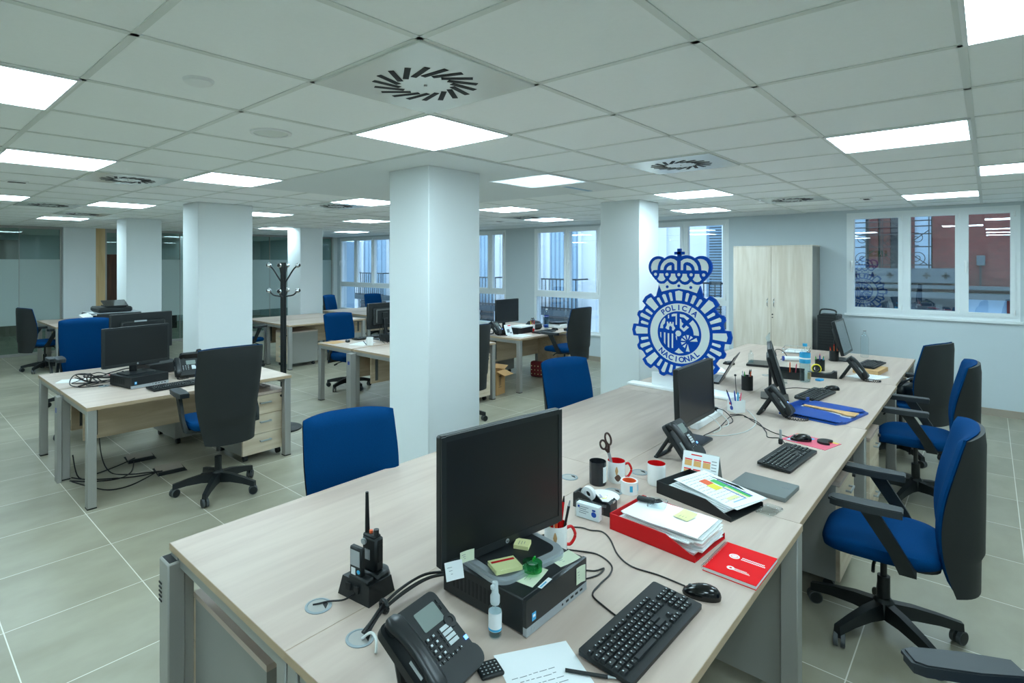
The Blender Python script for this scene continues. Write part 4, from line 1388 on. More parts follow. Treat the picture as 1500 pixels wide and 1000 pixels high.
def mug(label, loc, rz, outer='mug', inner='redglaze', handle='redglaze', r=.041, h=.098, pic=True, has_handle=True, grp='mugs'):
    t = thing('mug', label, 'mug', loc, R(rz), grp)
    B().m(outer).lathe([(r * .94, 0), (r * .98, .004), (r, .012), (r, h - .003), (r * .985, h)], 36, cap=False).lathe([(.0001, .002), (r * .94, .002)], 36, cap=False).obj('body', t)
    B().m(inner).lathe([(.0001, .006), (r * .86, .008), (r * .92, h * .5), (r * .985, h - .0001)], 36, cap=False).obj('inside', t)
    if has_handle:
        pts = smooth_path([(r * .97, 0, h * .80), (r + .018, 0, h * .84), (r + .031, 0, h * .62), (r + .030, 0, h * .42), (r + .015, 0, h * .2), (r * .97, 0, h * .2)], 5)
        B().m(handle).tube(pts, .0055, 10).obj('handle', t)
    if pic:
        def wrap(mt, a0, a1, z0, z1, kk):
            vs, fs = [], []
            for i in range(9):
                a = R(a0 + (a1 - a0) * i / 8)
                w = math.sin(PI * (i + .0) / 8) if kk else 1
                zm = (z0 + z1) / 2
                for z in (zm - (zm - z0) * (w if kk else 1), zm + (z1 - zm) * (w if kk else 1)):
                    vs.append(((r + .0004) * math.cos(a), (r + .0004) * math.sin(a), z))
            for i in range(8):
                fs.append((2 * i, 2 * i + 2, 2 * i + 3, 2 * i + 1))
            return B().m(mt).raw(vs, fs, None, True)
        wrap('brown', -122, -78, .012, .045, True).obj('picture', t)
        wrap('kraft', -118, -98, .04, .082, True).obj('picture', t)
    return t
# ------------------------------------------------------------------ things on the long bench
def one(b, name, label, cat, loc=None, rz=0, group=None):
    return tag(b.obj(name, None, loc, (0, 0, R(rz)) if rz else None), label, cat, group)
def cable(name, label, pts, r=.0028, m='cable', cat='cable', n=6, group=None):
    return one(B().m(m).tube(smooth_path(pts, n), r, 6), name, label, cat, group=group)
for x, y, w in ((.925, 1.485, 'by the radio charger'), (.925, 1.274, 'with the cable bundle, nearest the phone'), (2.31, 1.484, 'right of the near monitor, pillar side'), (2.60, 1.265, 'between the two mugs and the phone'), (2.30, 1.245, 'under the white dish'), (5.62, 1.49, 'behind the third keyboard on the pillar side')):
    t = thing('cable_grommet', 'grey cable grommet in the long bench, ' + w, 'cable grommet', (x, y, D), 0, 'round desk grommets')
    B().m('grey').lathe([(.040, 0), (.040, .002), (.034, .003), (.033, .0015), (.0001, .0015)], 36, cap=False).obj('ring', t)
    B().m('metal').lathe([(.0001, .002), (.031, .002)], 30, cap=False).obj('cover', t)
    B().m('dark').prism([(.006, -.030), (.026, -.012), (.022, .006), (.012, -.006)], .0021, .0028).obj('slot', t)

# radio in its charger
t = thing('charger_dock', 'black two-bay radio charger on the near left part of the long bench', 'charger', (1.070, 1.440, D), R(8))
b = B().m('black')
b.raw([(-.052, -.062, 0), (.052, -.062, 0), (.052, .062, 0), (-.052, .062, 0), (-.045, -.055, .055), (.045, -.055, .048), (.045, .05, .048), (-.045, .05, .055)], [(3, 2, 1, 0), (4, 5, 6, 7), (0, 1, 5, 4), (1, 2, 6, 5), (2, 3, 7, 6), (3, 0, 4, 7)])
b.box((.02, -.01, .052), (.05, .08, .022), r=.006).box((-.03, -.01, .058), (.03, .075, .02), r=.005)
b.obj('body', t)
B().m('black2').lathe([(.033, 0), (.035, .02), (.030, .036), (.022, .04)], 24, TX(.062, .012, 0)).obj('nose', t)
B().m('ledb').sphere((.09, .02, .032), .003).obj('status_light', t)
g = B().m('dark').box((-.0515, .02, .035), (.004, .018, .02)).box((-.0515, -.012, .035), (.004, .018, .02)); g.obj('vent', t)
t2 = thing('walkie_talkie', 'black handheld radio with stub antenna standing in the charger', 'radio', (1.070, 1.440, D + .064), R(8))
b = B().m('black').box((.022, -.004, .05), (.034, .058, .10), r=.006).box((.022, .0, .10), (.028, .05, .012), r=.004); b.obj('body', t2)
B().m('black').cyl((.022, .018, .10), (.022, .02, .225), .0075, 12, .0048).obj('antenna', t2)
B().m('black2').cyl((.022, -.018, .104), (.022, -.018, .122), .008, 12).obj('knob', t2)
B().m('orange').cyl((.022, .003, .104), (.022, .003, .114), .0055, 12).obj('alarm_button', t2)
B().m('silver').cyl((.004, .012, .086), (-.002, .012, .086), .009, 12).box((.003, 0, .05), (.002, .02, .03)).obj('belt_clip', t2)
B().m('dark').box((.022, -.034, .055), (.018, .003, .05), r=.001).obj('side_grip', t2)
t3 = thing('battery_pack', 'spare radio battery with a white label standing in the left bay of the charger', 'battery', (1.070, 1.440, D + .066), R(8))
B().m('black').box((-.032, .003, .042), (.018, .048, .088), r=.004).obj('body', t3)
B().m('silver').box((-.0415, .003, .055), (.001, .036, .045)).obj('label', t3)
B().m('cyan').cyl((-.0405, -.01, .018), (-.042, -.01, .018), .006, 12).m('paper').box((-.0415, .010, .016), (.001, .016, .02)).obj('sticker', t3)
cable('charger_cable', 'short black cable from the charger into the round grommet', [(1.018, 1.43, D + .02), (.985, 1.44, D + .012), (.955, 1.475, D + .006), (.93, 1.49, D + .004), (.915, 1.50, D + .003)], .003)

for o_ in (t, t2, t3):
    o_.scale = (1.1, 1.1, 1.06)
# near workstation
computer('black desktop computer with sticky notes under the near monitor', (1.395, 1.10, D), 0, .315, .33, .105)
PCZ = D + .105
monitor('big black monitor nearest the camera, standing on a desktop computer', (1.40, 1.14, PCZ), -8.5, .52, .395, 1.066 - PCZ, base='tray')
def note(label, c, w, d, rz, m='note', h=.0006, tilt=0, name='sticky_note', X=None, grp='sticky notes'):
    b = B().m(m)
    if h > .003:
        b.box((0, 0, h / 2), (w, d, h))
    else:
        vs, fs = [], []
        for i in range(7):
            for j in (0, 1):
                vs.append((-w / 2 + w * i / 6, -d / 2 + d * j, .0005 + .010 * (i / 6) ** 3 * (.6 if h < .003 else 0)))
        for i in range(6):
            fs.append((2 * i, 2 * i + 2, 2 * i + 3, 2 * i + 1))
        b.raw(vs, fs, None, True)
        b.raw([(x, y, z + .0004) for x, y, z in vs], [f[::-1] for f in fs], None, True)
    random.seed(int(w * 1e4))
    b.m('ink')
    for k in range(3):
        b.box((-.12 * w + .05 * w * k, d * (.2 - .18 * k), h + .0006), (w * (.5 - .07 * k), .0012, .0003))
    o = one(b, name, label, 'sticky note', c, rz, grp)
    if tilt:
        o.rotation_euler = (R(tilt), 0, R(rz))
    return o
note('square pad of yellow sticky notes lying on the monitor foot', (1.435, 1.10, PCZ + .022), .048, .048, 25, h=.012, name='sticky_note_pad')
note('pale yellow sticky note on the right end of the near computer', (1.495, .978, PCZ), .085, .055, -14, 'noteb')
note('pale sticky note under the green tape on the near computer', (1.345, 1.005, PCZ), .10, .075, 8, 'noteb')
n = note('sticky note stuck on the front right of the near computer', (1.512, .9335, D + .068), .042, .052, 0, 'noteb', tilt=90)
n = note('small pale note taped to the lower rim of the near monitor', (1.232, 1.157, PCZ + .048), .05, .034, -8.5, 'noteb', tilt=90)
n = note('white note hanging off the lower left corner of the near monitor', (1.172, 1.152, PCZ + .03), .055, .05, -20, 'paper', tilt=72)
t = thing('sticky_note_packet', 'yellow sticky note packet in clear wrapping with a red stripe on the monitor foot', 'sticky notes', (1.285, 1.05, PCZ + .032), R(-25))
B().m('note').box((0, 0, .006), (.085, .062, .012)).obj('pad', t); B().m('red').box((0, .016, .0125), (.075, .009, .0006)).obj('stripe', t); B().m('clear').box((0, 0, .0065), (.096, .066, .0145), r=.002).obj('wrapper', t)
t = thing('tape_roll', 'green transparent tape roll lying on the near computer', 'adhesive tape', (1.36, 1.005, PCZ + .0125), R(10))
B().m('gtape').ring(.018, .030, 0, .022, 30).obj('tape', t); B().m('clear').ring(.016, .018, 0, .022, 24).obj('core', t); B().m('green').box((.035, .012, .011), (.018, .004, .016), r=.001).obj('tab', t)
one(B().m('paper').box((0, 0, .0004), (.062, .013, .0008)).m('cyan').box((-.01, 0, .0009), (.035, .004, .0003)), 'asset_label', 'thin white label on the front edge of the near computer', 'label', (1.345, .948, PCZ), 5)

t = thing('spray_bottle', 'small clear spray bottle in front of the near computer', 'bottle', (1.19, 1.008, D))
B().m('clear').lathe([(.016, 0), (.0185, .004), (.0185, .078), (.014, .088), (.010, .092)], 24).obj('body', t)
B().m('water').lathe([(.0001, .003), (.0165, .004), (.0165, .022), (.0001, .022)], 20, cap=False).obj('liquid', t)
B().m('paper').lathe([(.0188, .020), (.0188, .070)], 24, cap=False).m('cyan').lathe([(.0190, .021), (.0190, .027)], 24, cap=False).obj('label', t)
M['frostcap'] = mixt_mat('frosted_plastic', '#dfe8ea', .35, .3)
B().m('frostcap').lathe([(.012, .090), (.0135, .094), (.0135, .112), (.010, .118), (.008, .150), (.0, .152)], 20).box((-.006, -.0, .140), (.022, .010, .014), r=.003).obj('cap', t)

deskphone('black desk phone with green-grey display nearest the camera', (.96, 1.04, D), 6, 33)
t = thing('phone_keyboard', 'tiny black slide-out keyboard at the foot of the near phone', 'keyboard', (1.075, .930, D + .006), R(-25))
B().m('black').box((0, 0, 0), (.062, .055, .010), r=.003).obj('tray', t)
k = B().m('keyw')
for i in range(5):
    for j in range(4):
        k.box((-.022 + .011 * i, -.017 + .011 * j, .0053), (.004, .003, .0006))
k.obj('legends', t)
# cable bundle over the near edge of the computer
for i, (dx, dz) in enumerate(((0, 0), (.012, .006), (-.010, .004), (.004, .012))):
    cable('monitor_cable', 'thick black cable running from behind the near computer to a grommet, one of a bundle', [(1.30, 1.30 + dx, D + .02), (1.21, 1.31 + dx, D + .035 + dz), (1.12, 1.315 + dx, D + .03 + dz), (1.03, 1.305 + dx * .5, D + .018 + dz), (.97, 1.28 + dx * .5, D + .014 + dz * .6), (.935, 1.265 + dx, D + .008 + dz * .3)], .0042, group='cables by the near computer')
one(B().m('black').tube([(1.035 + .0, 1.306 + .017 * math.cos(a), D + .026 + .017 * math.sin(a)) for a in [2 * PI * k / 14 for k in range(14)]], .006, 6, True), 'cable_tie', 'black strap holding the cable bundle near the phone', 'cable tie')
cable('telephone_cable', 'white phone cord leaving the grommet beside the near phone', [(.925, 1.265, D + .004), (.94, 1.245, D + .022), (.935, 1.215, D + .02), (.915, 1.19, D + .004)], .004, 'cablew')

keyboard('full-size black keyboard nearest the camera', (1.487, .710, D), -1)
mouse('black mouse beside the near keyboard and red notebook', (1.77, .655, D), 22)
def sheet(b, X, w, h, lines=0, z=.0006, colm='ink', crumple=0):
    b.m('paper').prism([(-w / 2, -h / 2), (w / 2, -h / 2), (w / 2, h / 2), (-w / 2, h / 2)], 0, z, X)
    b.m(colm)
    random.seed(lines + 3)
    for k in range(lines):
        yy = h / 2 - .03 - k * (h - .05) / max(1, lines)
        x = -w / 2 + .015
        while x < w / 2 - .03:
            l = random.uniform(.008, .026)
            b.box((x + l / 2, yy + random.uniform(-.0012, .0012), z + .0002), (l, .0018, .0003), X)
            x += l + .005
    return b
one(sheet(B(), Matrix(), .21, .297, 0), 'paper_sheet', 'blank white sheet under the handwritten note by the near keyboard', 'paper', (1.14, .778, D), -31)
one(sheet(B(), Matrix(), .158, .20, 9), 'handwritten_note', 'white handwritten note lying on the blank sheet by the near keyboard', 'paper', (1.118, .778, D + .0008), -26)
t = thing('pen', 'black pen lying on the papers by the near keyboard', 'pen', (1.235, .735, D + .0065), R(-60), 'pens')
B().m('black').cyl((-.06, 0, 0), (.045, 0, 0), .0045, 10).obj('barrel', t); B().m('silver').cyl((.045, 0, 0), (.07, 0, 0), .0045, 10, .001).obj('tip', t)

# red notebook
t = thing('notebook', 'red spiral notebook with white print on the bench edge', 'notebook', (2.03, .622, D), R(-1))
B().m('paper').b2((-.108, -.083, .002), (.118, .083, .013)).obj('pages', t)
cv = B().m('redcard').b2((-.110, -.084, .013), (.119, .084, .0145)).b2((-.110, -.084, 0), (.119, .084, .002))
cv.obj('cover', t)
pr_ = B().m('mug')
# print runs so it reads from the user's side of the desk
X = TX(0, 0, .0146, rz=-90)
pr_.lathe([(.0001, .0003), (.017, .0003)], 28, TX(.030, .028, .0146), cap=False)
pr_.lathe([(.0001, .0003), (.012, .0003)], 24, TX(-.055, .012, .0146), cap=False)
for i, (dx, dy, n) in enumerate(((.036, -.026, 15), (.024, -.026, 16), (-.050, -.026, 10), (-.056, -.026, 12), (-.062, -.026, 13))):
    for k in range(n):
        pr_.box((dx, dy + .028 - (.0048 if i < 2 else .0042) * k, .0148), (.0065 if i < 2 else .003, .0034, .0003))
M['rose'] = mat('rose_print', '#e8898c', .5)
pr_.m('rose').ring(.008, .012, .0149, .0152, 20, TX(.030, .028, .0))
pr_.m('redcard').lathe([(.0001, .0306), (.005, .0306)], 12, TX(-.055, .012, -.0155), cap=False)
pr_.obj('cover_print', t)
w = B().m('chrome')
for k in range(32):
    xx = -.102 + k * .0068
    w.tube([(xx, .084 + .0085 * math.cos(a), .008 + .0085 * math.sin(a)) for a in [2 * PI * q / 10 for q in range(10)]], .0008, 4, True)
w.obj('spiral', t)

# mugs, scissors, tapes, trays
mug('white mug with red handle full of pens beside the near computer', (1.693, 1.147, D), -40)
def pens(prefix, x, y, z, lst, cup, name='pencil'):
    for i, (dx, dy, lx, ly, L, m_, tipm, desc) in enumerate(lst):
        t = thing(name if 'pencil' in desc else ('highlighter' if 'highlighter' in desc else 'marker' if 'marker' in desc else 'pen'), '%s standing in %s' % (desc, cup), 'pencil' if 'pencil' in desc else 'pen', (x + dx, y + dy, z), 0, 'pens in ' + prefix)
        p, q = Vector((0, 0, 0)), Vector((lx, ly, L))
        B().m(m_).cyl(p, p.lerp(q, .88), .0048, 8).obj('barrel', t)
        B().m(tipm).cyl(p.lerp(q, .88), q, .0048, 8, .0018).obj('tip', t)
pens('the near white mug', 1.693, 1.147, D + .012, [(-.008, .008, -.022, .012, .142, 'yellow', 'brown', 'yellow pencil'), (.010, -.006, .036, .0, .172, 'red', 'black', 'red pencil'), (.006, .010, .026, .010, .185, 'red', 'red', 'red marker'),
     (0, 0, -.004, .006, .155, 'paper', 'orange', 'white and orange pen'), (-.010, -.008, -.014, -.012, .148, 'orange', 'yellow', 'orange pen'), (.008, -.016, .034, -.018, .165, 'black', 'silver', 'black pen')], 'the red-handled mug by the near computer')
mug('dark mug with a white label left of the scissors mug', (2.335, 1.345, D), 0, 'mugd', 'mugd', 'mugd', .039, .108, False, False)
one(B().m('paper').raw([(.0395 * math.cos(R(a)), .0395 * math.sin(R(a)), z) for a in range(-112, -60, 6) for z in (.016, .088)], [(2 * i, 2 * i + 2, 2 * i + 3, 2 * i + 1) for i in range(8)], None, True), 'mug_label', 'white paper label stuck on the dark mug', 'label', (2.335, 1.345, D))
mug('white mug with red inside holding scissors', (2.425, 1.297, D), -42)
t = thing('scissors', 'steel scissors with brown handles standing in a white mug', 'scissors', (2.422, 1.30, D + .012))
X = TX(0, 0, 0, rx=-6, ry=-14, rz=-45)
s = B().m('silver').prism([(-.007, 0), (.004, 0), (.008, .13), (-.004, .13)], -.001, .001, X @ UP).prism([(-.004, 0), (.007, 0), (.004, .13), (-.008, .13)], .0012, .003, X @ UP); s.obj('blade', t)
M['bakelite'] = mat('brown_handle', '#3c2420', .35)
for sx, r0, r1, L in ((-1, .014, .021, .165), (1, .013, .028, .185)):
    h = B().m('bakelite').tube([tuple(X @ Vector((sx * .015 + r0 * math.cos(a), 0, L + r1 * math.sin(a)))) for a in [2 * PI * q / 20 for q in range(20)]], .005, 8, True)
    h.tube([tuple(X @ Vector((0, 0, .125))), tuple(X @ Vector((sx * .010, 0, L - r1)))], .007, 8); h.obj('handle', t)
t = thing('tape_roll', 'blue and white tape roll with orange core by the scissors mug', 'adhesive tape', (2.345, 1.19, D), 0)
B().m('mug').ring(.031, .038, 0, .055, 36).obj('tape', t); B().m('orange').ring(.029, .031, 0, .055, 36).obj('core', t)
for a0 in (-150, -85):
    pq = B().m('cyan').raw([(.0383 * math.cos(R(a0 + k * 4)), .0383 * math.sin(R(a0 + k * 4)), z) for k in range(6) for z in (.015, .042)], [(2 * i, 2 * i + 2, 2 * i + 3, 2 * i + 1) for i in range(5)])
    pq.obj('print', t)
mug('white mug with red inside and no handle in view, right of the scissors mug', (2.522, 1.142, D), 50)
t = thing('dish', 'shallow white dish with paper clips behind the tape dispenser', 'dish', (2.195, 1.235, D))
B().m('mug').lathe([(.04, 0), (.045, .004), (.068, .018), (.066, .019), (.043, .007), (.0001, .006)], 40, cap=False).lathe([(.0001, 0.001), (.04, .001)], 30, cap=False).obj('body', t)
for i in range(4):
    a = i * 1.3
    pts = [(-.012, -.003, 0), (.012, -.003, 0), (.014, 0, 0), (.012, .003, 0), (-.008, .003, 0), (-.008, -.001, 0), (.009, -.001, 0)]
    X = TX(2.195 + .018 * math.cos(a), 1.235 + .018 * math.sin(a), D + .0085 + .002 * i, rz=i * 50)
    one(B().m(('chrome', 'bluep', 'chrome', 'yellow')[i]).tube([X @ Vector(p) for p in pts], .0007, 4), 'paper_clip', ('shiny', 'blue', 'second shiny', 'yellow')[i] + ' paper clip lying in the white dish', 'paper clip', group='paper clips')
t = thing('tape_dispenser', 'black tape dispenser in front of the white dish', 'tape dispenser', (2.085, 1.215, D), R(-86))
q = B().m('black2').prism([(-.085, 0), (.085, 0), (.085, .050), (.072, .058), (.066, .035), (.02, .028), (-.01, .052), (-.06, .07), (-.085, .055)], -.032, -.026, TX(0, 0, 0) @ UP)
q.prism([(-.085, 0), (.085, 0), (.085, .050), (.072, .058), (.066, .035), (.02, .028), (-.01, .052), (-.06, .07), (-.085, .055)], .026, .032, UP).b2((-.085, -.03, 0), (.085, .03, .02)).b2((-.085, -.03, .02), (-.078, .03, .06)).b2((.066, -.028, .02), (.085, .028, .052))
q.obj('body', t)
B().m('paper').ring(.014, .030, -.010, .010, 28, TX(-.03, 0, .058) @ UP).obj('tape', t)
B().m('chrome').box((.086, 0, .054), (.002, .024, .008)).obj('cutter', t)
t = thing('card_box', 'clear box of white cards with a blue crest in front of the tape dispenser', 'card box', (1.995, 1.19, D), R(-84))
B().m('clear').box((0, 0, .032), (.110, .038, .064), r=.002).obj('box', t)
cd = B().m('paper').box((0, 0, .030), (.098, .028, .056)); cd.m('ebl').lathe([(.0001, .0), (.011, .0)], 24, TX(.028, -.0146, .026) @ UP, cap=False).box((.028, -.0148, .042), (.014, .0006, .007)).box((-.038, -.0146, .046), (.008, .0005, .009)).m('ink')
for k in range(4):
    cd.box((-.015 - .006 * (k % 2), -.0146, .046 - .008 * k), (.04 - .008 * (k % 2), .0005, .002))
cd.obj('cards', t)

def letter_tray(label, loc, rz, m_, w=.25, d=.34, h=.062):
    t = thing('letter_tray', label, 'letter tray', loc, R(rz), 'letter trays')
    b = B().m(m_)
    b.b2((-w / 2, -d / 2, 0), (w / 2, d / 2, .003))
    side = [(-d / 2, 0), (d / 2, 0), (d / 2, h), (-d / 2 + .11, h), (-d / 2 + .02, h * .40), (-d / 2, h * .36)]
    for x in (-w / 2, w / 2 - .003):
        b.raw([(x + dx, y, z) for dx in (0, .003) for y, z in side], [tuple(range(5, -1, -1)), tuple(range(6, 12))] + [(i, (i + 1) % 6, 6 + (i + 1) % 6, 6 + i) for i in range(6)])
    b.b2((-w / 2, d / 2 - .003, 0), (w / 2, d / 2, h))
    b.obj('tray', t)
    return t
letter_tray('red letter tray heaped with papers beside the pen mug', (2.085, .905, D), -4, 'red')
random.seed(21)
for k in range(13):
    z = D + .006 + .0052 * k
    b = B().m('paper' if k % 3 else 'mug')
    dx, dy, rz = random.uniform(-.008, .012), random.uniform(-.022, .016), random.uniform(-5, 4) - 4
    n = 8
    vs, fs = [], []
    amp = random.uniform(.002, .010)
    for i in range(n + 1):
        for j in range(2):
            u = i / n
            zz = amp * max(0, (.35 - u)) ** 2 * 5 * (1 if j else .7) + .0015 * math.sin(u * 9 + k)
            vs.append((-.10 + .20 * j, -.150 + .290 * u, zz))
    fs = [(2 * i, 2 * i + 1, 2 * i + 3, 2 * i + 2) for i in range(n)]
    b.raw([(x, y, z_ + .0036) for x, y, z_ in vs], fs, None, True).raw(vs, [f[::-1] for f in fs], None, True)
    m = len(vs)
    b.raw(vs + [(x, y, z_ + .0036) for x, y, z_ in vs], [(2 * i, 2 * i + 2, m + 2 * i + 2, m + 2 * i) for i in range(n)] + [(2 * i + 3, 2 * i + 1, m + 2 * i + 1, m + 2 * i + 3) for i in range(n)] + [(0, m, m + 1, 1), (2 * n, 2 * n + 1, m + 2 * n + 1, m + 2 * n)])
    if k == 12:
        b.m('ink')
    one(b, 'paper_stack', ('topmost' if k == 12 else 'lowest' if k == 0 else 'number %d from below of the' % (k + 1)) + ' loose bundle of white papers in the red tray', 'papers', (2.09 + dx, .90 + dy, z), rz, 'papers in the red tray')
TZ = D + .006 + .0052 * 13 + .002
note('yellow sticky note on top of the papers in the red tray', (2.12, .845, TZ), .075, .06, -10)
t = thing('bulldog_clip', 'black clip lying on the papers in the red tray', 'clip', (2.135, 1.01, TZ + .002), R(-75))
B().m('black').box((0, 0, .008), (.07, .026, .016), r=.004).obj('body', t); B().m('black').tube([(.035, -.01, .008), (.05, -.012, .012), (.06, 0, .012), (.05, .012, .012), (.035, .01, .008)], .004, 6).obj('lever', t)
one(B().m('clear').box((0, 0, .006), (.09, .07, .012), r=.005), 'plastic_sleeve', 'crumpled clear plastic sleeve under the black clip on the red tray papers', 'plastic sleeve', (2.14, .965, TZ + .0005), 15)
letter_tray('black letter tray under printed coloured charts', (2.51, .90, D), -12, 'black', .25, .35, .055)
for k in range(5):
    one(sheet(B(), Matrix(), .215, .30, 0, .004), 'paper_stack', ('lowest', 'second', 'third', 'fourth', 'topmost')[k] + ' bundle of white sheets in the black tray', 'papers', (2.525 + .006 * k, .915 - .012 * k, D + .012 + .0062 * k), -14 - 1.5 * k, 'papers in the black tray')
b = sheet(B(), Matrix(), .215, .31, 12, .001)
for (x0, y0, x1, y1, m_) in ((.062, -.15, .072, .06, 'bluep'), (.03, .0, .062, .07, 'green'), (-.02, .045, .024, .09, 'orange'), (-.028, -.005, .020, .044, 'yellow'), (.045, -.15, .062, -.002, 'green'), (.032, -.14, .043, -.002, 'note'), (.020, -.14, .026, .0, 'bluep'), (-.06, -.12, .018, -.105, 'shutter'), (-.06, -.09, .01, -.07, 'note')):
    b.m(m_).b2((x0, y0, .001), (x1, y1, .0016))
o = one(b, 'colour_chart', 'printed chart with green, yellow and orange bands on the black tray', 'chart', (2.545, .865, D + .047), -16)
o.rotation_euler = (R(4), 0, R(-16))
one(B().m('clear').box((0, 0, .008), (.11, .07, .016), r=.006), 'plastic_bag', 'small clear plastic bag lying in front of the black tray', 'plastic bag', (2.56, .67, D), -10)
# calendar
t = thing('desk_calendar', 'folded white desk calendar with red and orange month blocks', 'calendar', (2.735, 1.015, D), R(-84))
X = TX(0, -.045, 0, rx=-24) @ UP
p = B().m('paper').box((0, .065, 0), (.165, .13, .0015), X)
p.m('orange')
M['amber'] = mat('amber_print', '#e0ae68', .6)
for i in range(3):
    for j in range(2):
        p.m('amber').box((-.055 + .042 * i, .075 - .045 * j, .0012), (.033, .026, .0006), X).m('redcard').box((-.055 + .042 * i, .092 - .045 * j, .0012), (.034, .005, .0006), X)
p.m('redcard').box((-.02, .115, .0012), (.05, .005, .0006), X).m('ink')
for k in range(6):
    p.box((.062, .1 - .014 * k, .0012), (.022, .003, .0006), X)
p.obj('month_sheet', t)
M['calgrey'] = mat('calendar_back', '#8e9492', .7)
B().m('calgrey').box((0, .065, 0), (.165, .13, .0015), TX(0, .06, 0, rx=24) @ UP).obj('back_leaf', t)
# grey folder
t = thing('portfolio', 'dark grey leatherette portfolio lying near the bench edge', 'folder', (2.805, .755, D), R(-3))
B().m('leather').box((0, 0, .011), (.20, .235, .022), r=.004, seg=2).obj('cover', t); B().m('paper').box((.1003, 0, .011), (.0015, .22, .014)).m('ink').box((.02, -.085, .0222), (.004, .03, .0004)).obj('pages', t)

deskphone('black desk phone behind the calendar, second from the camera', (2.93, 1.22, D), -2, 52)
# second workstation
monitor('slim black monitor behind the second phone, standing on a flat black foot', (3.31, 1.255, D), 0, .53, .335, .278, basedx=-.05, badge=False, tilt=-2)
keyboard('small black keyboard with a raised stamp behind it, second from the camera', (3.305, .775, D), -4, L=.44)
t = thing('stamp', 'little black stamp standing at the top edge of the second keyboard', 'stamp', (3.56, .872, D), 0)
B().m('black').box((0, 0, .015), (.028, .02, .03), r=.004).obj('base', t); B().m('silver').box((0, 0, .055), (.006, .012, .055), r=.001).obj('handle', t)
t = thing('mouse_pad', 'pink and red printed sheet under the mouse by the second keyboard', 'mouse mat', (3.725, .755, D), R(-14))
pp = B().m('pink').box((0, 0, .001), (.19, .24, .002)); pp.m('curtain').box((-.02, .07, .0022), (.12, .06, .0006)).m('cyan').box((.05, .02, .0022), (.03, .03, .0006)).m('yellow').box((.08, .1, .0022), (.02, .03, .0006)).box((.08, -.09, .0022), (.02, .04, .0006)).m('red').box((.06, -.06, .0022), (.04, .05, .0006))
pp.obj('sheet', t)
t = thing('wrist_rest', 'black rounded gel shape lying on the pink printed sheet', 'wrist rest', (3.75, .685, D + .002), R(-10))
B().m('black').prism([(x, y) for x, y in arc(0, 0, .05, -30, 230, 18, .042)] + [(-.02, -.015), (.01, -.012)], 0, .012).obj('pad', t)
mouse('black mouse on the pink printed sheet', (3.70, .80, D + .0035), 30)
for n_ in ('legend',):
    pass
t = thing('power_strip', 'white power strip with plugs behind the second monitor', 'power strip', (3.73, 1.345, D), R(1))
B().m('white').box((0, 0, .022), (.46, .055, .044), r=.006).obj('body', t)
for k in range(5):
    s = B().m('white').cyl((-.17 + .075 * k, 0, .044), (-.17 + .075 * k, 0, .0455), .021, 20)
    s.m('grey').cyl((-.17 + .075 * k, 0, .0456), (-.17 + .075 * k, 0, .046), .017, 20); s.obj('socket', t)
for k, m_ in ((1, 'white'), (3, 'white'), (4, 'black')):
    t2 = thing('plug', ('white plug in the second socket', '', 'white plug in the fourth socket', 'black plug in the last socket')[k - 1] + ' of the power strip', 'plug', (3.73 - .17 + .075 * k, 1.345, D + .0465), 0, 'plugs in the power strip')
    B().m(m_).cyl((0, 0, 0), (0, 0, .024), .017, 16).box((0, -.012, .018), (.014, .03, .012), r=.004).obj('body', t2)
    B().m('cablew' if m_ == 'white' else 'cable').tube(smooth_path([(0, -.02, .018), (.01, -.06, .008), (.03, -.10, -.036), (-.05, -.13, -.042), (-.14, -.12, -.042)], 4), .003, 6).obj('lead', t2)
t = thing('pen_cup', 'white square pen cup with blue and red print by the power strip', 'pen cup', (4.115, 1.285, D), R(-30))
q = B().m('mug')
for lo, hi in (((-.04, -.04, 0), (.04, -.037, .085)), ((-.04, .037, 0), (.04, .04, .085)), ((-.04, -.037, 0), (-.037, .037, .085)), ((.037, -.037, 0), (.04, .037, .085)), ((-.04, -.04, 0), (.04, .04, .004))):
    q.b2(lo, hi)
q.obj('cup', t)
B().m('bluep').lathe([(.0001, 0), (.015, 0)], 20, TX(-.0405, 0, .03, rz=-90) @ UP, cap=False).obj('print', t)
B().m('red').box((-.0405, .012, .058), (.0006, .018, .016)).obj('print', t)
pens('the white square cup', 4.115, 1.285, D + .008, [(-.016, .012, -.055, .03, .15, 'bluep', 'black', 'blue pen'), (.0, .0, -.01, .01, .14, 'bluep', 'bluep', 'dark blue marker'), (-.006, -.012, -.012, -.004, .15, 'cyan', 'silver', 'light blue pen'), (.016, -.012, .012, -.012, .125, 'pink', 'pink', 'pink pen')], 'the white printed cup')
deskphone('black desk phone beside the blue folder, third from the camera', (4.21, 1.085, D), 2, 54)
t = thing('elastic_folder', 'opened bright blue elastic folder with papers inside', 'folder', (4.50, .82, D), R(-100))
B().m('bag').raw([(-.36, -.20, 0), (.30, -.20, 0), (.36, -.14, 0), (.36, .14, 0), (.30, .16, 0), (-.30, .16, 0), (-.36, .10, 0), (-.36, -.20, .012), (.30, -.20, .012), (.36, -.14, .012), (.36, .14, .012), (.30, .16, .012), (-.30, .16, .012), (-.36, .10, .012)],
             [tuple(range(6, -1, -1)), tuple(range(7, 14))] + [(i, (i + 1) % 7, 7 + (i + 1) % 7, 7 + i) for i in range(7)]).obj('cover', t, loc=(.0, 0, 0), rot=None)
t.scale = (.52, 1.40, 1)
B().m('bag').prism([(-.34, -.02), (.02, -.03), (.22, -.06), (.34, -.16), (.34, -.198), (-.34, -.198)], .020, .024).obj('flap', t)
B().m('bag').prism([(-.34, .04), (.1, .04), (.30, .08), (.34, .12), (.28, .155), (-.30, .155)], .020, .024).obj('flap', t)
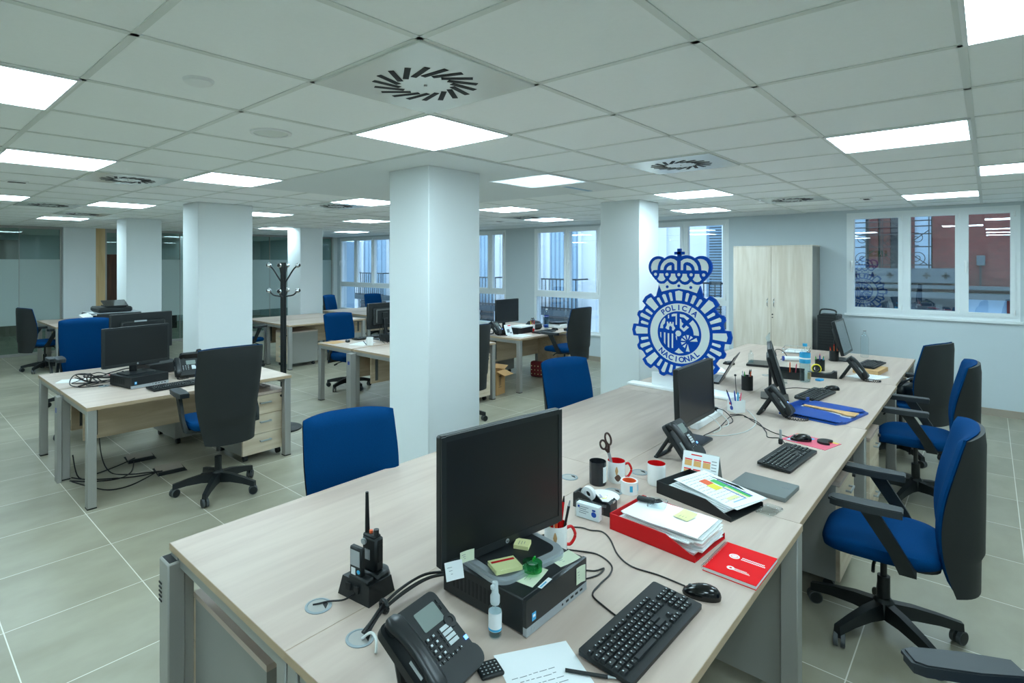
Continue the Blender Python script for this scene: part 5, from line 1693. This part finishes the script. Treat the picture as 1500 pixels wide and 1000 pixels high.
B().m('bag').box((-.35, -.02, .03), (.025, .3, .04), r=.004).obj('spine', t)
one(B().m('paper').box((0, 0, 0), (.33, .15, .006)), 'paper_stack', 'white papers showing inside the blue folder', 'papers', (4.505, .815, D + .0155), -100)
one(B().m('kraft').prism([(-.15, -.02), (.06, -.03), (.14, -.075), (.185, -.06), (.175, .045), (.06, .03), (-.15, .02)], 0, .003), 'envelope', 'tan paper lying inside the blue folder', 'envelope', (4.505, .815, D + .026), -100)
t = thing('clip_box', 'small black object on the spine of the blue folder', 'clip', (4.58, .995, D + .05), R(-10)); B().m('black').box((0, 0, .010), (.03, .075, .02), r=.006).obj('body', t)
# third workstation
monitor('slim monitor seen edge-on, leaning back, behind the third phone', (4.77, 1.19, D), 15, .50, .34, .24, tilt=-16, base='plate', badge=False, neck_y=.05)
keyboard('short black keyboard in front of the blue folder, third from the camera', (5.02, .985, D), -6, L=.44)
mouse('black mouse beside the water bottle', (5.34, .935, D), 25)
t = thing('plastic_screen', 'bent clear plastic sheet clipped to the top of the edge-on monitor', 'plastic sheet', (4.86, 1.265, 1.145), R(15))
B().m('clear').raw([(-.05, 0, -.05), (.12, 0, -.02), (.16, 0, .06), (.02, .03, .03), (-.05, .002, -.05), (.12, .002, -.02), (.16, .002, .06), (.02, .032, .03)], [(0, 1, 2, 3), (7, 6, 5, 4), (0, 4, 5, 1), (1, 5, 6, 2), (2, 6, 7, 3), (3, 7, 4, 0)]).obj('sheet', t)
def laptop(label, loc, rz, w=.36, d=.25, ang=118, mt='black2', scr='screen'):
    t = thing('laptop', label, 'laptop', loc, R(rz), 'laptops')
    B().m(mt).prism(rrect(w, d, .01), .002, .018).obj('base', t)
    B().m('key').box((0, .02, .0185), (w * .86, d * .42, .002)).box((0, -.075, .0185), (.10, .055, .0008)).obj('keyboard', t)
    l = B().m(mt).prism([(x, y + d / 2) for x, y in rrect(w, d, .01)], -.003, .004, TX(0, d / 2, .018, rx=180 - ang - 0) @ TX(0, 0, 0, rx=0))
    l.m(scr).box((0, d / 2, .0042), (w - .03, d - .04, .0006), TX(0, d / 2, .018, rx=180 - ang))
    l.obj('lid', t)
    return t
laptop('open dark laptop with its lid towards us beside the crest', (5.08, 1.83, D), 190, ang=118)
t = thing('pen_cup', 'black cylindrical pen cup in front of the open laptop', 'pen cup', (4.88, 1.44, D), 0)
B().m('black').lathe([(.042, 0), (.043, .115), (.040, .115), (.039, .004), (.0001, .004)], 28, cap=False).lathe([(.0001, 0), (.042, 0)], 28, cap=False).obj('cup', t)
pens('the black cup', 4.88, 1.44, D + .008, [(-.016, .014, -.02, .012, .15, 'paper', 'silver', 'white pen'), (0, .01, -.006, .01, .14, 'green', 'green', 'green highlighter'), (.012, -.012, .008, -.012, .16, 'orange', 'black', 'orange pen'), (.02, -.004, .012, -.006, .155, 'black', 'black', 'black marker'), (-.012, -.014, -.014, -.010, .145, 'silver', 'black', 'grey pen')], 'the black cup by the open laptop')
one(B().m('white').box((0, 0, .012), (.20, .26, .024), r=.008, seg=2), 'white_case', 'closed white flat case lying behind the second monitor', 'laptop', (4.50, 1.53, D), -8)
t = thing('microphone', 'small black desk microphone on a thin stem between laptop and pen cup', 'microphone', (4.55, 1.42, D), 0)
B().m('black').lathe([(.03, 0), (.03, .008), (.006, .012)], 20).obj('base', t); B().m('black').cyl((0, 0, .01), (.005, .01, .16), .0025, 6).obj('stem', t); B().m('black').sphere((.005, .01, .168), .009).obj('capsule', t)
def bottle(label, loc, h, r, liquid=True, cap='cyan', label_m='cyan', lz=(.5, .76), grp='plastic bottles', fill=.58):
    t = thing('bottle', label, 'bottle', loc, 0, grp)
    prof = [(r * .7, 0), (r * .98, h * .02), (r, h * .10), (r * .97, h * .2), (r, h * .3), (r * .97, h * .4), (r, h * .5), (r, h * .68), (r * .88, h * .76), (r * .45, h * .88), (r * .36, h * .91), (r * .36, h * .94)]
    B().m('clear').lathe(prof, 28).obj('body', t)
    if liquid:
        B().m('water').lathe([(.0001, .004), (r * .9, h * .03), (r * .92, h * .3), (r * .92, h * fill), (.0001, h * fill)], 24, cap=False).obj('water', t)
    if label_m:
        B().m(label_m).lathe([(r * 1.01, h * lz[0]), (r * 1.01, h * lz[1])], 28, cap=False).m('paper').lathe([(r * 1.02, h * (lz[0] * .6 + lz[1] * .4)), (r * 1.02, h * (lz[0] * .45 + lz[1] * .55))], 28, cap=False).obj('label', t)
    B().m(cap).cyl((0, 0, h * .93), (0, 0, h), r * .42, 18).obj('cap', t)
    return t
bottle('large clear water bottle with blue cap and light blue label on the long bench', (5.53, 1.165, D), .335, .042)
# dark organisers and pen cups around the bottle
def organiser(label, loc, rz, w=.20, d=.11, h=.09):
    t = thing('desk_organiser', label, 'desk organiser', loc, R(rz), 'desk organisers')
    q = B().m('black2')
    q.b2((-w / 2, -d / 2, 0), (w / 2, d / 2, .004)).b2((-w / 2, d / 2 - .004, 0), (w / 2, d / 2, h)).b2((-w / 2, -d / 2, 0), (w / 2, -d / 2 + .004, h * .7)).b2((-w / 2, -d / 2, 0), (-w / 2 + .004, d / 2, h * .85)).b2((w / 2 - .004, -d / 2, 0), (w / 2, d / 2, h * .85))
    q.obj('tray', t)
    B().m('black').b2((-.002, -d / 2 + .004, .004), (.002, d / 2 - .004, h * .8)).b2((-w / 2 + .004, -.002, .004), (w / 2 - .004, .002, h * .6)).obj('divider', t)
    return t
organiser('black desk organiser just left of the large water bottle', (5.62, 1.29, D), -80)
pens('the organiser', 5.63, 1.29, D + .010, [(.02, .02, .01, .0, .13, 'orange', 'orange', 'orange highlighter'), (.03, -.02, .01, -.01, .12, 'pink', 'pink', 'pink highlighter')], 'the black organiser left of the water bottle')
t = thing('tape_dispenser', 'black tape dispenser with a yellow tape roll right of the large water bottle', 'tape dispenser', (5.87, 1.11, D), R(-75))
q = B().m('black2').prism([(-.10, 0), (.12, 0), (.12, .06), (.10, .065), (.08, .045), (.03, .035), (-.04, .05), (-.10, .04)], -.035, .035, UP); q.obj('body', t)
B().m('yellow').ring(.032, .040, -.012, .012, 30, TX(-.035, 0, .075) @ UP).m('black').ring(.020, .032, -.010, .010, 24, TX(-.035, 0, .075) @ UP).obj('tape', t)
B().m('chrome').box((.121, 0, .062), (.002, .03, .008)).obj('cutter', t)
one(B().m('stickerb').box((0, 0, .009), (.06, .045, .018), r=.004), 'eraser', 'small blue eraser block right of the large water bottle', 'eraser', (5.68, 1.085, D), -20)
one(B().m('kraft').cyl((0, 0, 0), (0, 0, .055), .014, 14), 'wooden_stamp', 'small wooden stamp beside the water bottle', 'stamp', (5.715, 1.17, D))
t = thing('pen_cup', 'dark pen cup with green markers behind the yellow tape', 'pen cup', (6.22, 1.185, D), 0)
B().m('black').lathe([(.040, 0), (.041, .105), (.038, .105), (.037, .004), (.0001, .004)], 24, cap=False).lathe([(.0001, 0), (.04, 0)], 24, cap=False).obj('cup', t)
pens('the dark cup', 6.22, 1.185, D + .008, [(-.016, .018, -.012, .012, .13, 'green', 'green', 'dark green marker'), (.016, -.016, .012, -.010, .13, 'green', 'green', 'green marker nearer the chairs'), (0, 0, 0, .0, .155, 'bluep', 'pink', 'violet pen'), (-.006, -.02, -.004, -.012, .12, 'cyan', 'cyan', 'cyan marker')], 'the dark cup behind the yellow tape')
t = thing('pen_cup', 'dark pen cup with bright orange markers at the foot of the far monitor', 'pen cup', (6.92, 1.19, D), 0)
B().m('black').lathe([(.042, 0), (.043, .11), (.040, .11), (.039, .004), (.0001, .004)], 24, cap=False).lathe([(.0001, 0), (.042, 0)], 24, cap=False).obj('cup', t)
pens('the orange cup', 6.92, 1.19, D + .008, [(-.016, .018, -.014, .012, .14, 'orange', 'red', 'orange marker, leftmost'), (.0, 0, 0, 0, .17, 'orange', 'red', 'tall orange marker'), (.014, -.018, .010, -.010, .14, 'orange', 'red', 'orange marker, rightmost')], 'the dark cup at the foot of the far monitor')
monitor('grey-screened monitor at the far end of the long bench', (7.05, 1.13, D), 0, .48, .36, .25, tilt=-14, screen_mat='screen_grey', badge=False)
deskphone('black desk phone at the far joint of the long bench, farthest from the camera', (5.98, .90, D), 0, 54)
one(sheet(B(), Matrix(), .30, .21, 8, .006), 'paper_stack', 'white papers under the far keyboard box', 'papers', (6.16, .80, D), -20)
one(B().m('kraft').box((0, 0, .02), (.34, .20, .04), r=.003), 'cardboard_box', 'flat tan box under the far keyboard', 'box', (6.47, .82, D), -6)
keyboard('black keyboard lying on the flat tan box, farthest from the camera', (6.60, .835, D + .041), -6, L=.44)
mouse('black mouse at the far keyboard', (6.98, .845, D), 20)
bottle('clear glass bottle behind the far monitor', (7.40, .99, D), .30, .038, False, 'silver', None)
bottle('small clear sanitizer bottle behind the crest', (6.10, 1.765, D), .145, .024, True, 'clear', None, fill=.3)
# wire tray far left corner
def wire_tray(label, loc, rz, w=.34, d=.26, h=.05):
    t = thing('wire_tray', label, 'letter tray', loc, R(rz), 'wire letter trays')
    q = B().m('chrome')
    for z in (.008, h):
        q.tube([(x, y, z) for x, y in rrect(w, d, .02, 3)], .0025, 5, True)
    for k in range(12):
        x = -w / 2 + .014 + k * (w - .028) / 11
        q.tube([(x, -d / 2, h * (.3 if k % 3 else 1)), (x, -d / 2, .008), (x, d / 2, .008), (x, d / 2, h)], .0014, 4)
    for y in (-.07, 0, .07):
        q.tube([(-w / 2, y, h), (-w / 2, y, .008), (w / 2, y, .008), (w / 2, y, h)], .0014, 4)
    q.obj('wire_basket', t)
    return t
wire_tray('chrome wire letter tray with papers at the far end of the long bench', (7.28, 1.62, D), 8)
for k in range(2):
    one(sheet(B(), Matrix(), .27, .20, 0, .004), 'paper_stack', ('lower', 'upper')[k] + ' white papers in the far wire tray', 'papers', (7.28, 1.62, D + .0115 + .0045 * k), 8 - 4 * k, 'papers in the far wire tray')
one(B().m('paper').cyl((-.09, 0, .025), (.09, 0, .025), .025, 18).m('bluep').cyl((-.105, 0, .025), (-.09, 0, .025), .0255, 18), 'paper_roll', 'white roll with a blue end in front of the far wire tray', 'paper roll', (6.62, 1.50, D), -60)
laptop('closed dark tablet lying behind the edge-on monitor', (6.15, 1.70, D), 8, .30, .20, 1)
mouse('black mouse behind the open laptop', (5.95, 1.93, D), 10)
one(sheet(B(), Matrix(), .25, .18, 5, .004), 'paper_stack', 'white papers behind the open laptop', 'papers', (5.55, 1.93, D), 30)
t = thing('name_stand', 'clear acrylic stand between the edge-on monitor and the water bottle', 'stand', (5.33, 1.30, D), R(-70))
B().m('clear').box((0, 0, .10), (.09, .004, .20)).box((0, .02, .003), (.09, .06, .006)).obj('stand', t)
# loose cables on the bench
cable('keyboard_cable', 'black cable curling from the near keyboard to behind the pen mug', [(1.491, 0.785, D + 0.003), (1.512, 0.849, D + 0.003), (1.540, 0.905, D + 0.003), (1.610, 0.918, D + 0.003), (1.679, 0.922, D + 0.003), (1.733, 0.945, D + 0.003), (1.763, 1.004, D + 0.003), (1.750, 1.060, D + 0.003), (1.660, 1.200, D + 0.003), (1.580, 1.250, D + 0.003)])
cable('mouse_cable', 'black cable from the near mouse past the red tray', [(1.785, 0.712, D + 0.003), (1.787, 0.801, D + 0.003), (1.775, 0.891, D + 0.003), (1.813, 0.964, D + 0.003), (1.895, 1.040, D + 0.003), (1.925, 1.090, D + 0.003), (1.905, 1.130, D + 0.003), (1.900, 1.165, D + 0.003), (1.870, 1.220, D + 0.003), (1.900, 1.290, D + 0.003), (2.020, 1.360, D + 0.003)])
cable('usb_cable', 'short black cable loop at the right rear of the near computer', [(1.556, 1.040, D + 0.003), (1.631, 1.011, D + 0.003), (1.665, 0.970, D + 0.003), (1.700, 0.955, D + 0.003), (1.648, 0.950, D + 0.003), (1.585, 0.975, D + 0.003)])
cable('power_cable', 'black cable behind the near computer toward the pen mug', [(1.57, 1.20, D + .003), (1.66, 1.25, D + .003), (1.75, 1.24, D + .003), (1.78, 1.19, D + .003)])
cable('keyboard_cable', 'black cable from the second keyboard towards the power strip', [(3.520, 0.800, D + 0.003), (3.570, 0.850, D + 0.003), (3.660, 0.900, D + 0.003), (3.636, 0.958, D + 0.003), (3.745, 0.998, D + 0.003), (3.931, 1.096, D + 0.003), (4.007, 1.200, D + 0.003)])
cable('mouse_cable', 'black cable from the mouse on the pink sheet towards the power strip', [(3.710, 0.862, D + 0.003), (3.733, 0.900, D + 0.003), (3.767, 0.973, D + 0.003), (3.916, 1.112, D + 0.003), (4.040, 1.220, D + 0.003), (4.000, 1.290, D + 0.003)])
cable('network_cable', 'white network cable arching in front of the power strip', [(3.42, 1.24, D + .003), (3.50, 1.15, D + .003), (3.66, 1.09, D + .003), (3.85, 1.09, D + .003), (4.0, 1.13, D + .003), (4.10, 1.19, D + .012), (4.20, 1.24, D + .003)], .003, 'cablew')
cable('monitor_cable', 'thick black cable bunch in front of the power strip', [(3.400, 1.245, D + 0.006), (3.596, 1.232, D + 0.006), (3.780, 1.250, D + 0.006), (3.944, 1.265, D + 0.006), (4.030, 1.220, D + 0.006)])
cable('mouse_cable', 'black cable from the mouse by the water bottle to the edge-on monitor', [(5.33, .99, D + .01), (5.26, 1.06, D + .003), (5.22, 1.16, D + .003), (5.12, 1.22, D + .003), (4.98, 1.25, D + .003)])
cable('monitor_cable', 'black cable hanging beside the far wire tray', [(6.85, 1.72, D + .004), (6.90, 1.74, D + .06), (6.98, 1.70, D + .05), (6.8, 1.6, D + .004), (6.62, 1.62, D + .004)], .004)

# ------------------------------------------------------------------ left desk pair
computer('black desktop computer under the monitor on the left desk', (1.56, 5.30, D), 12, .31, .335, .095)
monitor('black monitor facing us on the left desk', (1.55, 5.32, D + .095), 11, .55, .33, .235, badge=True)
computer('second desktop computer, back with loose wires, behind the left desk monitor', (1.86, 5.80, D), 190, .31, .33, .095)
monitor('monitor turned away, only its dark back showing, behind the left desk monitor', (1.73, 5.82, D + .095), 188, .55, .34, .30, badge=False)
one(B().m('silver').box((0, 0, 0), (.11, .002, .014)), 'asset_label', 'thin silver strip on the back of the monitor turned away', 'label', (1.705, 5.755, D + .095 + .40), 8)
deskphone('black desk phone with green display on the left desk, left of the chair back', (1.955, 5.34, D), -12, 36)
deskphone('black desk phone facing away on the far row of the left desks', (2.14, 5.74, D), 172, 40)
keyboard('black keyboard on the left desk, partly behind the chair back', (1.75, 4.97, D), 6)
one(sheet(B(), Matrix(), .21, .15, 0, .003), 'paper_sheet', 'small white sheet on the left end of the left desk', 'paper', (1.20, 5.86, D), -30)
one(B().m('red').box((0, 0, .003), (.14, .05, .006)), 'red_card', 'small red card under the cable tangle on the left desk', 'card', (1.55, 5.88, D), -20)
for x, y, w in ((1.29, 5.66, 'upper'), (1.33, 5.43, 'lower')):
    t = thing('cable_grommet', 'round grey grommet on the left desk, ' + w + ' of its two', 'cable grommet', (x, y, D), 0, 'round desk grommets')
    B().m('grey').lathe([(.040, 0), (.040, .002), (.0001, .0025)], 30, cap=False).obj('ring', t); B().m('dark').prism([(.0, -.025), (.02, -.012), (.012, .01)], .0026, .0032).obj('slot', t)
random.seed(5)
tb = B().m('cable')
for k in range(9):
    x, y = 1.27 + .03 * random.random(), 5.60 + .12 * random.random()
    pts = [(x, y, D + .004)]
    a = random.uniform(-1, 1)
    for q in range(5):
        pts.append((1.22 + .09 * q + random.uniform(-.09, .09), 5.62 + random.uniform(-.17, .17) - .02 * q, D + random.uniform(.006, .075)))
    pts.append((1.55 + .08 * random.random(), 5.35 + .12 * random.random(), D + .005))
    tb.tube(smooth_path(pts, 6), .0036 if k % 2 else .005, 6)
one(tb, 'cable_tangle', 'tangle of loose black cables on the left desk', 'cables')['kind'] = 'stuff'
cable('loose_cable', 'wide black cable loop at the left of the tangle on the left desk', [(1.33, 5.45, D + .004), (1.18, 5.50, D + .004), (1.13, 5.62, D + .02), (1.19, 5.74, D + .07), (1.30, 5.74, D + .06), (1.36, 5.62, D + .01)], .0045)
t = thing('plug_adapter', 'black adapter with a yellow tag in the tangle on the left desk', 'adapter', (1.53, 5.55, D), R(30)); B().m('black').box((0, 0, .015), (.10, .04, .03), r=.006).obj('body', t); B().m('yellow').box((.02, -.0, .031), (.03, .02, .002)).obj('tag', t)
# floor boxes and cables below
for (x, y, w) in ((1.66, 5.62, 'farther'), (1.74, 5.12, 'nearer')):
    t = thing('floor_box', 'open floor socket flap under the left desk, the %s one' % w, 'floor socket', (x, y, 0), R(-6), 'floor sockets under the left desk')
    B().m('dark').b2((-.11, -.11, .0005), (.11, .11, .004)).obj('frame', t)
    B().m('skirt').b2((-.10, -.08, .004), (.10, .10, .012), TX(0, 0, 0, rx=7)).obj('lid', t)
    B().m('black').b2((-.11, -.118, .004), (.09, -.100, .032), TX(0, 0, 0, rx=0)).obj('socket_flap', t)
for k, pts in enumerate(([(1.60, 5.56, .03), (1.45, 5.52, .008), (1.3, 5.46, .006), (1.16, 5.45, .006), (1.12, 5.47, .2)], [(1.66, 5.05, .03), (1.5, 5.14, .006), (1.34, 5.24, .006), (1.2, 5.36, .006), (1.11, 5.46, .02)],
                          [(1.64, 5.06, .03), (1.45, 5.25, .006), (1.36, 5.40, .02), (1.31, 5.45, .2), (1.30, 5.46, .6)], [(1.62, 5.08, .02), (1.42, 4.98, .006), (1.28, 4.98, .006), (1.2, 5.1, .006), (1.1, 5.40, .006)], [(1.60, 5.58, .02), (1.5, 5.3, .006), (1.38, 5.2, .006), (1.22, 5.28, .006), (1.09, 5.42, .01)])):
    cable('floor_cable', 'black cable on the floor under the left desk', pts, .005, group='cables under the left desk')
wire_tray('chrome wire letter tray on the pedestal under the left desk', (2.42, 5.09, .602), 5, .26, .34, .055)
# power trunking box at the middle leg
one(B().m('metal').b2((-.015, -.045, 0), (.015, .045, .69)).m('bluep').b2((-.0155, -.018, .56), (-.015, .018, .60)), 'cable_column', 'grey cable column at the left middle legs of the left desks', 'cable column', (1.078 - .05, 5.50, 0))
one(B().m('metal').b2((-.035, -.045, 0), (.035, .045, .69)).m('bluep').b2((-.0355, -.018, .56), (-.035, .018, .60)), 'cable_column', 'grey cable column left of the nearest pillar, at the middle legs of the desk pair', 'cable column', (3.885, 5.53, 0))

# ------------------------------------------------------------------ desks behind the nearest pillar
monitor('monitor showing its back beside the nearest pillar', (4.72, 6.0, D), 182, .52, .34, .32, back_detail=True, badge=False)
mouse('black mouse on the desk left of the nearest pillar', (4.22, 6.08, D), 150)
one(B().m('kraft').box((0, 0, .001), (.24, .20, .002)), 'mouse_pad', 'tan mouse mat on the desk left of the nearest pillar', 'mouse mat', (4.10, 6.18, D), 10)
keyboard('black keyboard on the desk left of the nearest pillar', (4.62, 6.18, D), 180)
one(sheet(B(), Matrix(), .297, .21, 4, .002), 'paper_sheet', 'white sheet on the desk left of the nearest pillar', 'paper', (4.27, 5.83, D), 20)
t = thing('pen', 'black pen on the white sheet left of the nearest pillar', 'pen', (4.24, 5.74, D + .008), R(70), 'pens'); B().m('black').cyl((-.07, 0, 0), (.07, 0, .03), .005, 8).obj('barrel', t); B().m('silver').cyl((-.085, 0, -.004), (-.07, 0, 0), .002, 8).obj('tip', t)
mug('white mug beside the cables left of the nearest pillar', (4.25, 5.55 + .1, D), 90, 'mug', 'mug', 'mug', .042, .10, False)
computer('black computer with cables beside the nearest pillar', (4.72, 5.75, D), 185, .30, .25, .09)
for k in range(3):
    cable('monitor_cable', 'black cable hanging behind the monitor beside the nearest pillar', [(4.62 + .04 * k, 5.93, D + .20), (4.56 + .05 * k, 5.84, D + .12), (4.50 + .06 * k, 5.74, D + .04), (4.46 + .05 * k, 5.62, D + .005)], .004, group='cables behind the pillar monitor')
t = thing('waste_bin', 'black waste bin on the floor beside the nearest pillar', 'bin', (4.42, 5.0, 0), 0)
B().m('black').prism(rrect(.26, .36, .03), 0, .34).obj('body', t); B().m('black2').prism(rrect(.27, .37, .03), .34, .37).obj('lid', t)

# ------------------------------------------------------------------ desk by the balcony window
monitor('black monitor on the desk by the balcony window', (6.42, 5.20, D), 0, .52, .34, .32, badge=False)
deskphone('black desk phone on the balcony window desk', (6.08, 5.16, D), 5, 50)
t = thing('desk_calendar', 'white leaf calendar with red heading on the balcony window desk', 'calendar', (6.16, 4.98, D), R(-5))
X = TX(0, -.04, 0, rx=-20) @ UP
p = B().m('paper').box((0, .08, 0), (.14, .16, .002), X); p.m('redcard').box((.03, .145, .0014), (.06, .012, .0006), X).m('ink').box((-.01, .07, .0014), (.05, .05, .0006), X).box((.035, .04, .0014), (.03, .02, .0006), X); p.obj('month_sheet', t)
B().m('black').box((0, .08, 0), (.14, .16, .002), TX(0, .07, 0, rx=20) @ UP).obj('back_leaf', t)
organiser('black tray box behind the keyboard on the balcony window desk', (6.52, 5.03, D), 0, .36, .18, .10)
one(sheet(B(), Matrix(), .30, .20, 0, .02), 'paper_stack', 'pink-edged papers in the black tray box by the balcony window', 'papers', (6.53, 5.03, D + .085), 4)
t = thing('pen_cup', 'white pen cup with scissors on the balcony window desk', 'pen cup', (6.80, 5.02, D), 0)
B().m('mug').lathe([(.035, 0), (.038, .10), (.035, .10), (.033, .004), (.0001, .004)], 20, cap=False).lathe([(.0001, 0), (.035, 0)], 20, cap=False).obj('cup', t)
pens('the white window cup', 6.80, 5.02, D + .008, [(-.014, .01, -.025, .0, .16, 'yellow', 'orange', 'yellow highlighter'), (0, 0, -.01, 0, .15, 'orange', 'red', 'orange marker'), (.012, -.01, .02, 0, .17, 'red', 'bluep', 'red pen')], 'the white cup by the balcony window')
t = thing('scissors', 'dark scissors standing in the white pen cup by the balcony window', 'scissors', (6.805, 5.025, D + .008), 0)
B().m('silver').box((0, 0, .06), (.012, .003, .12)).obj('blade', t)
for sx in (-1, 1):
    B().m('black').tube([(sx * .02 + .016 * math.cos(a), 0, .165 + .022 * math.sin(a)) for a in [2 * PI * q / 14 for q in range(14)]], .005, 6, True).tube([(0, 0, .115), (sx * .012, 0, .15)], .005, 6).obj('handle', t)
one(B().m('red').cyl((0, 0, 0), (0, 0, .035), .02, 14, .012).sphere((0, 0, .05), .018), 'red_stamp', 'little red stamp in front of the white pen cup', 'stamp', (6.62, 4.87, D))
keyboard('black keyboard on the balcony window desk', (6.78, 4.80, D), 3)
one(sheet(B(), Matrix(), .3, .21, 3, .003), 'paper_sheet', 'white sheet on the near edge of the balcony window desk', 'paper', (6.26, 4.82, D), 8)
t = thing('pouch', 'black zipped pouch on the balcony window desk', 'bag', (7.02, 5.16, D), R(-10))
B().m('black').lathe([(.12, 0), (.15, .03), (.14, .08), (.10, .12), (.02, .135)], 22, Matrix.Diagonal((1, .75, 1, 1))).obj('body', t); B().m('silver').tube([(-.12, -.08, .09), (0, -.105, .09), (.12, -.08, .085)], .004, 6).obj('zip', t)
bottle('clear water bottle by the balcony window', (7.22, 5.06, D), .31, .04, True, 'white', 'bluep', (.58, .66))
one(B().m('bluep').lathe([(.03, 0), (.05, .004), (.05, .035), (.03, .04)], 20), 'blue_roll', 'blue roll behind the window desk bottle', 'adhesive tape', (7.36, 5.16, D))
mouse('black mouse on the balcony window desk', (7.12, 4.84, D), 10)
one(B().m('white').box((0, 0, .03), (.20, .24, .06), r=.01), 'white_box', 'white box at the right end of the balcony window desk', 'box', (7.44, 5.0, D), 0)
laptop('closed black laptop on the white box by the balcony window', (7.44, 5.0, D + .061), 0, .22, .20, 3)
one(sheet(B(), Matrix(), .28, .3, 0, .02), 'paper_stack', 'papers on the low wooden cabinet by the balcony window desk', 'papers', (7.40, 4.82, .66), 4)
t = thing('cardboard_box', 'open cardboard box on the floor under the balcony window desk', 'box', (5.74, 4.93, 0), R(8))
q = B().m('cardb')
for lo, hi in (((-.11, -.15, 0), (.11, -.145, .32)), ((-.11, .145, 0), (.11, .15, .32)), ((-.11, -.145, 0), (-.105, .145, .32)), ((.105, -.145, 0), (.11, .145, .32)), ((-.11, -.15, 0), (.11, .15, .004))):
    q.b2(lo, hi)
q.obj('body', t)
for X, w, d in ((TX(0, -.15, .32, rx=198), .22, .14), (TX(.11, 0, .32, rz=-90, rx=25), .29, .10), (TX(-.11, 0, .32, rz=90, rx=60), .29, .10)):
    B().m('cardb').b2((-w / 2, 0, -.002), (w / 2, d, .002), X).obj('flap', t)
g = B().m('black')
for dx in (-.03, 0.0):
    g.b2((dx - .004, -.1512, .12), (dx + .004, -.150, .24)).prism([(dx - .014, .24), (dx + .014, .24), (dx, .265)], .1502, .1512, Matrix.Rotation(R(90), 4, 'X'))
g.b2((-.05, -.1512, .10), (.02, -.150, .106)); g.obj('printed_arrow', t)
t = thing('fabric_bag', 'dark red patterned bag on the floor by the low wooden cabinet', 'bag', (7.04, 5.10, 0), R(10))
M['redbag'] = mat('red_fabric', '#6e1a1c', .8); B().m('redbag').box((0, 0, .12), (.10, .22, .24), r=.03, seg=2).obj('body', t)
h = B().m('note')
for k in range(12):
    h.sphere((-.051, -.085 + .055 * (k % 4), .05 + .06 * (k // 4)), .008, 6)
h.obj('spot_pattern', t)

# black bag by the cupboard, bag on the far chair, tag on chair
t = thing('computer_tower', 'tall black tower case with a carry handle between cupboard and far monitor', 'computer', (8.50, 1.50, 0), 0)
B().m('black').b2((-.22, -.11, 0), (.12, .11, 1.10), r=.01).obj('case', t)
B().m('black2').tube(smooth_path([(-.18, -.09, 1.10), (-.18, -.08, 1.16), (-.18, .06, 1.17), (-.18, .09, 1.10)], 5), .010, 8).obj('handle', t)
s = B().m('dark')
for k in range(12):
    s.b2((-.222, -.09, .72 + .034 * k), (-.2195, .09, .735 + .034 * k))
s.obj('vent', t)
t = thing('shoulder_bag', 'black bag lying on the seat of the far bench chair', 'bag', (6.44, .60, .538), R(-20))
B().m('black').box((0, 0, .07), (.30, .22, .13), r=.05, seg=3).obj('body', t); B().m('black2').tube(smooth_path([(-.12, -.05, .12), (-.06, -.09, .18), (.06, -.09, .18), (.12, -.05, .12)], 5), .012, 8).obj('strap', t); B().m('chrome').box((.0, -.11, .09), (.05, .01, .03), r=.003).obj('buckle', t)

# ------------------------------------------------------------------ camera and output
cam = bpy.data.cameras.new('camera')
co = bpy.data.objects.new('camera', cam)
COL.objects.link(co)
F, CX, HY, TH = 816.0, 684.785, 383.08, .7523
cam.sensor_fit = 'HORIZONTAL'
cam.sensor_width = 36
cam.lens = 36 * F / 1500
cam.shift_x = (750 - CX) / 1500
cam.shift_y = -(500 - HY) / 1500
cam.clip_start = .05
co.location = (0, 0, 1.78)
co.rotation_euler = (R(90), 0, TH - R(90))
SC.camera = co
vs = SC.view_settings
vs.view_transform = 'Standard'
vs.look = 'None'
vs.gamma = 1
vs.use_curve_mapping = False
vs.exposure = 0.1
SC.cycles.max_bounces = 10
SC.cycles.diffuse_bounces = 5
SC.cycles.transparent_max_bounces = 16
SC.cycles.use_denoising = True
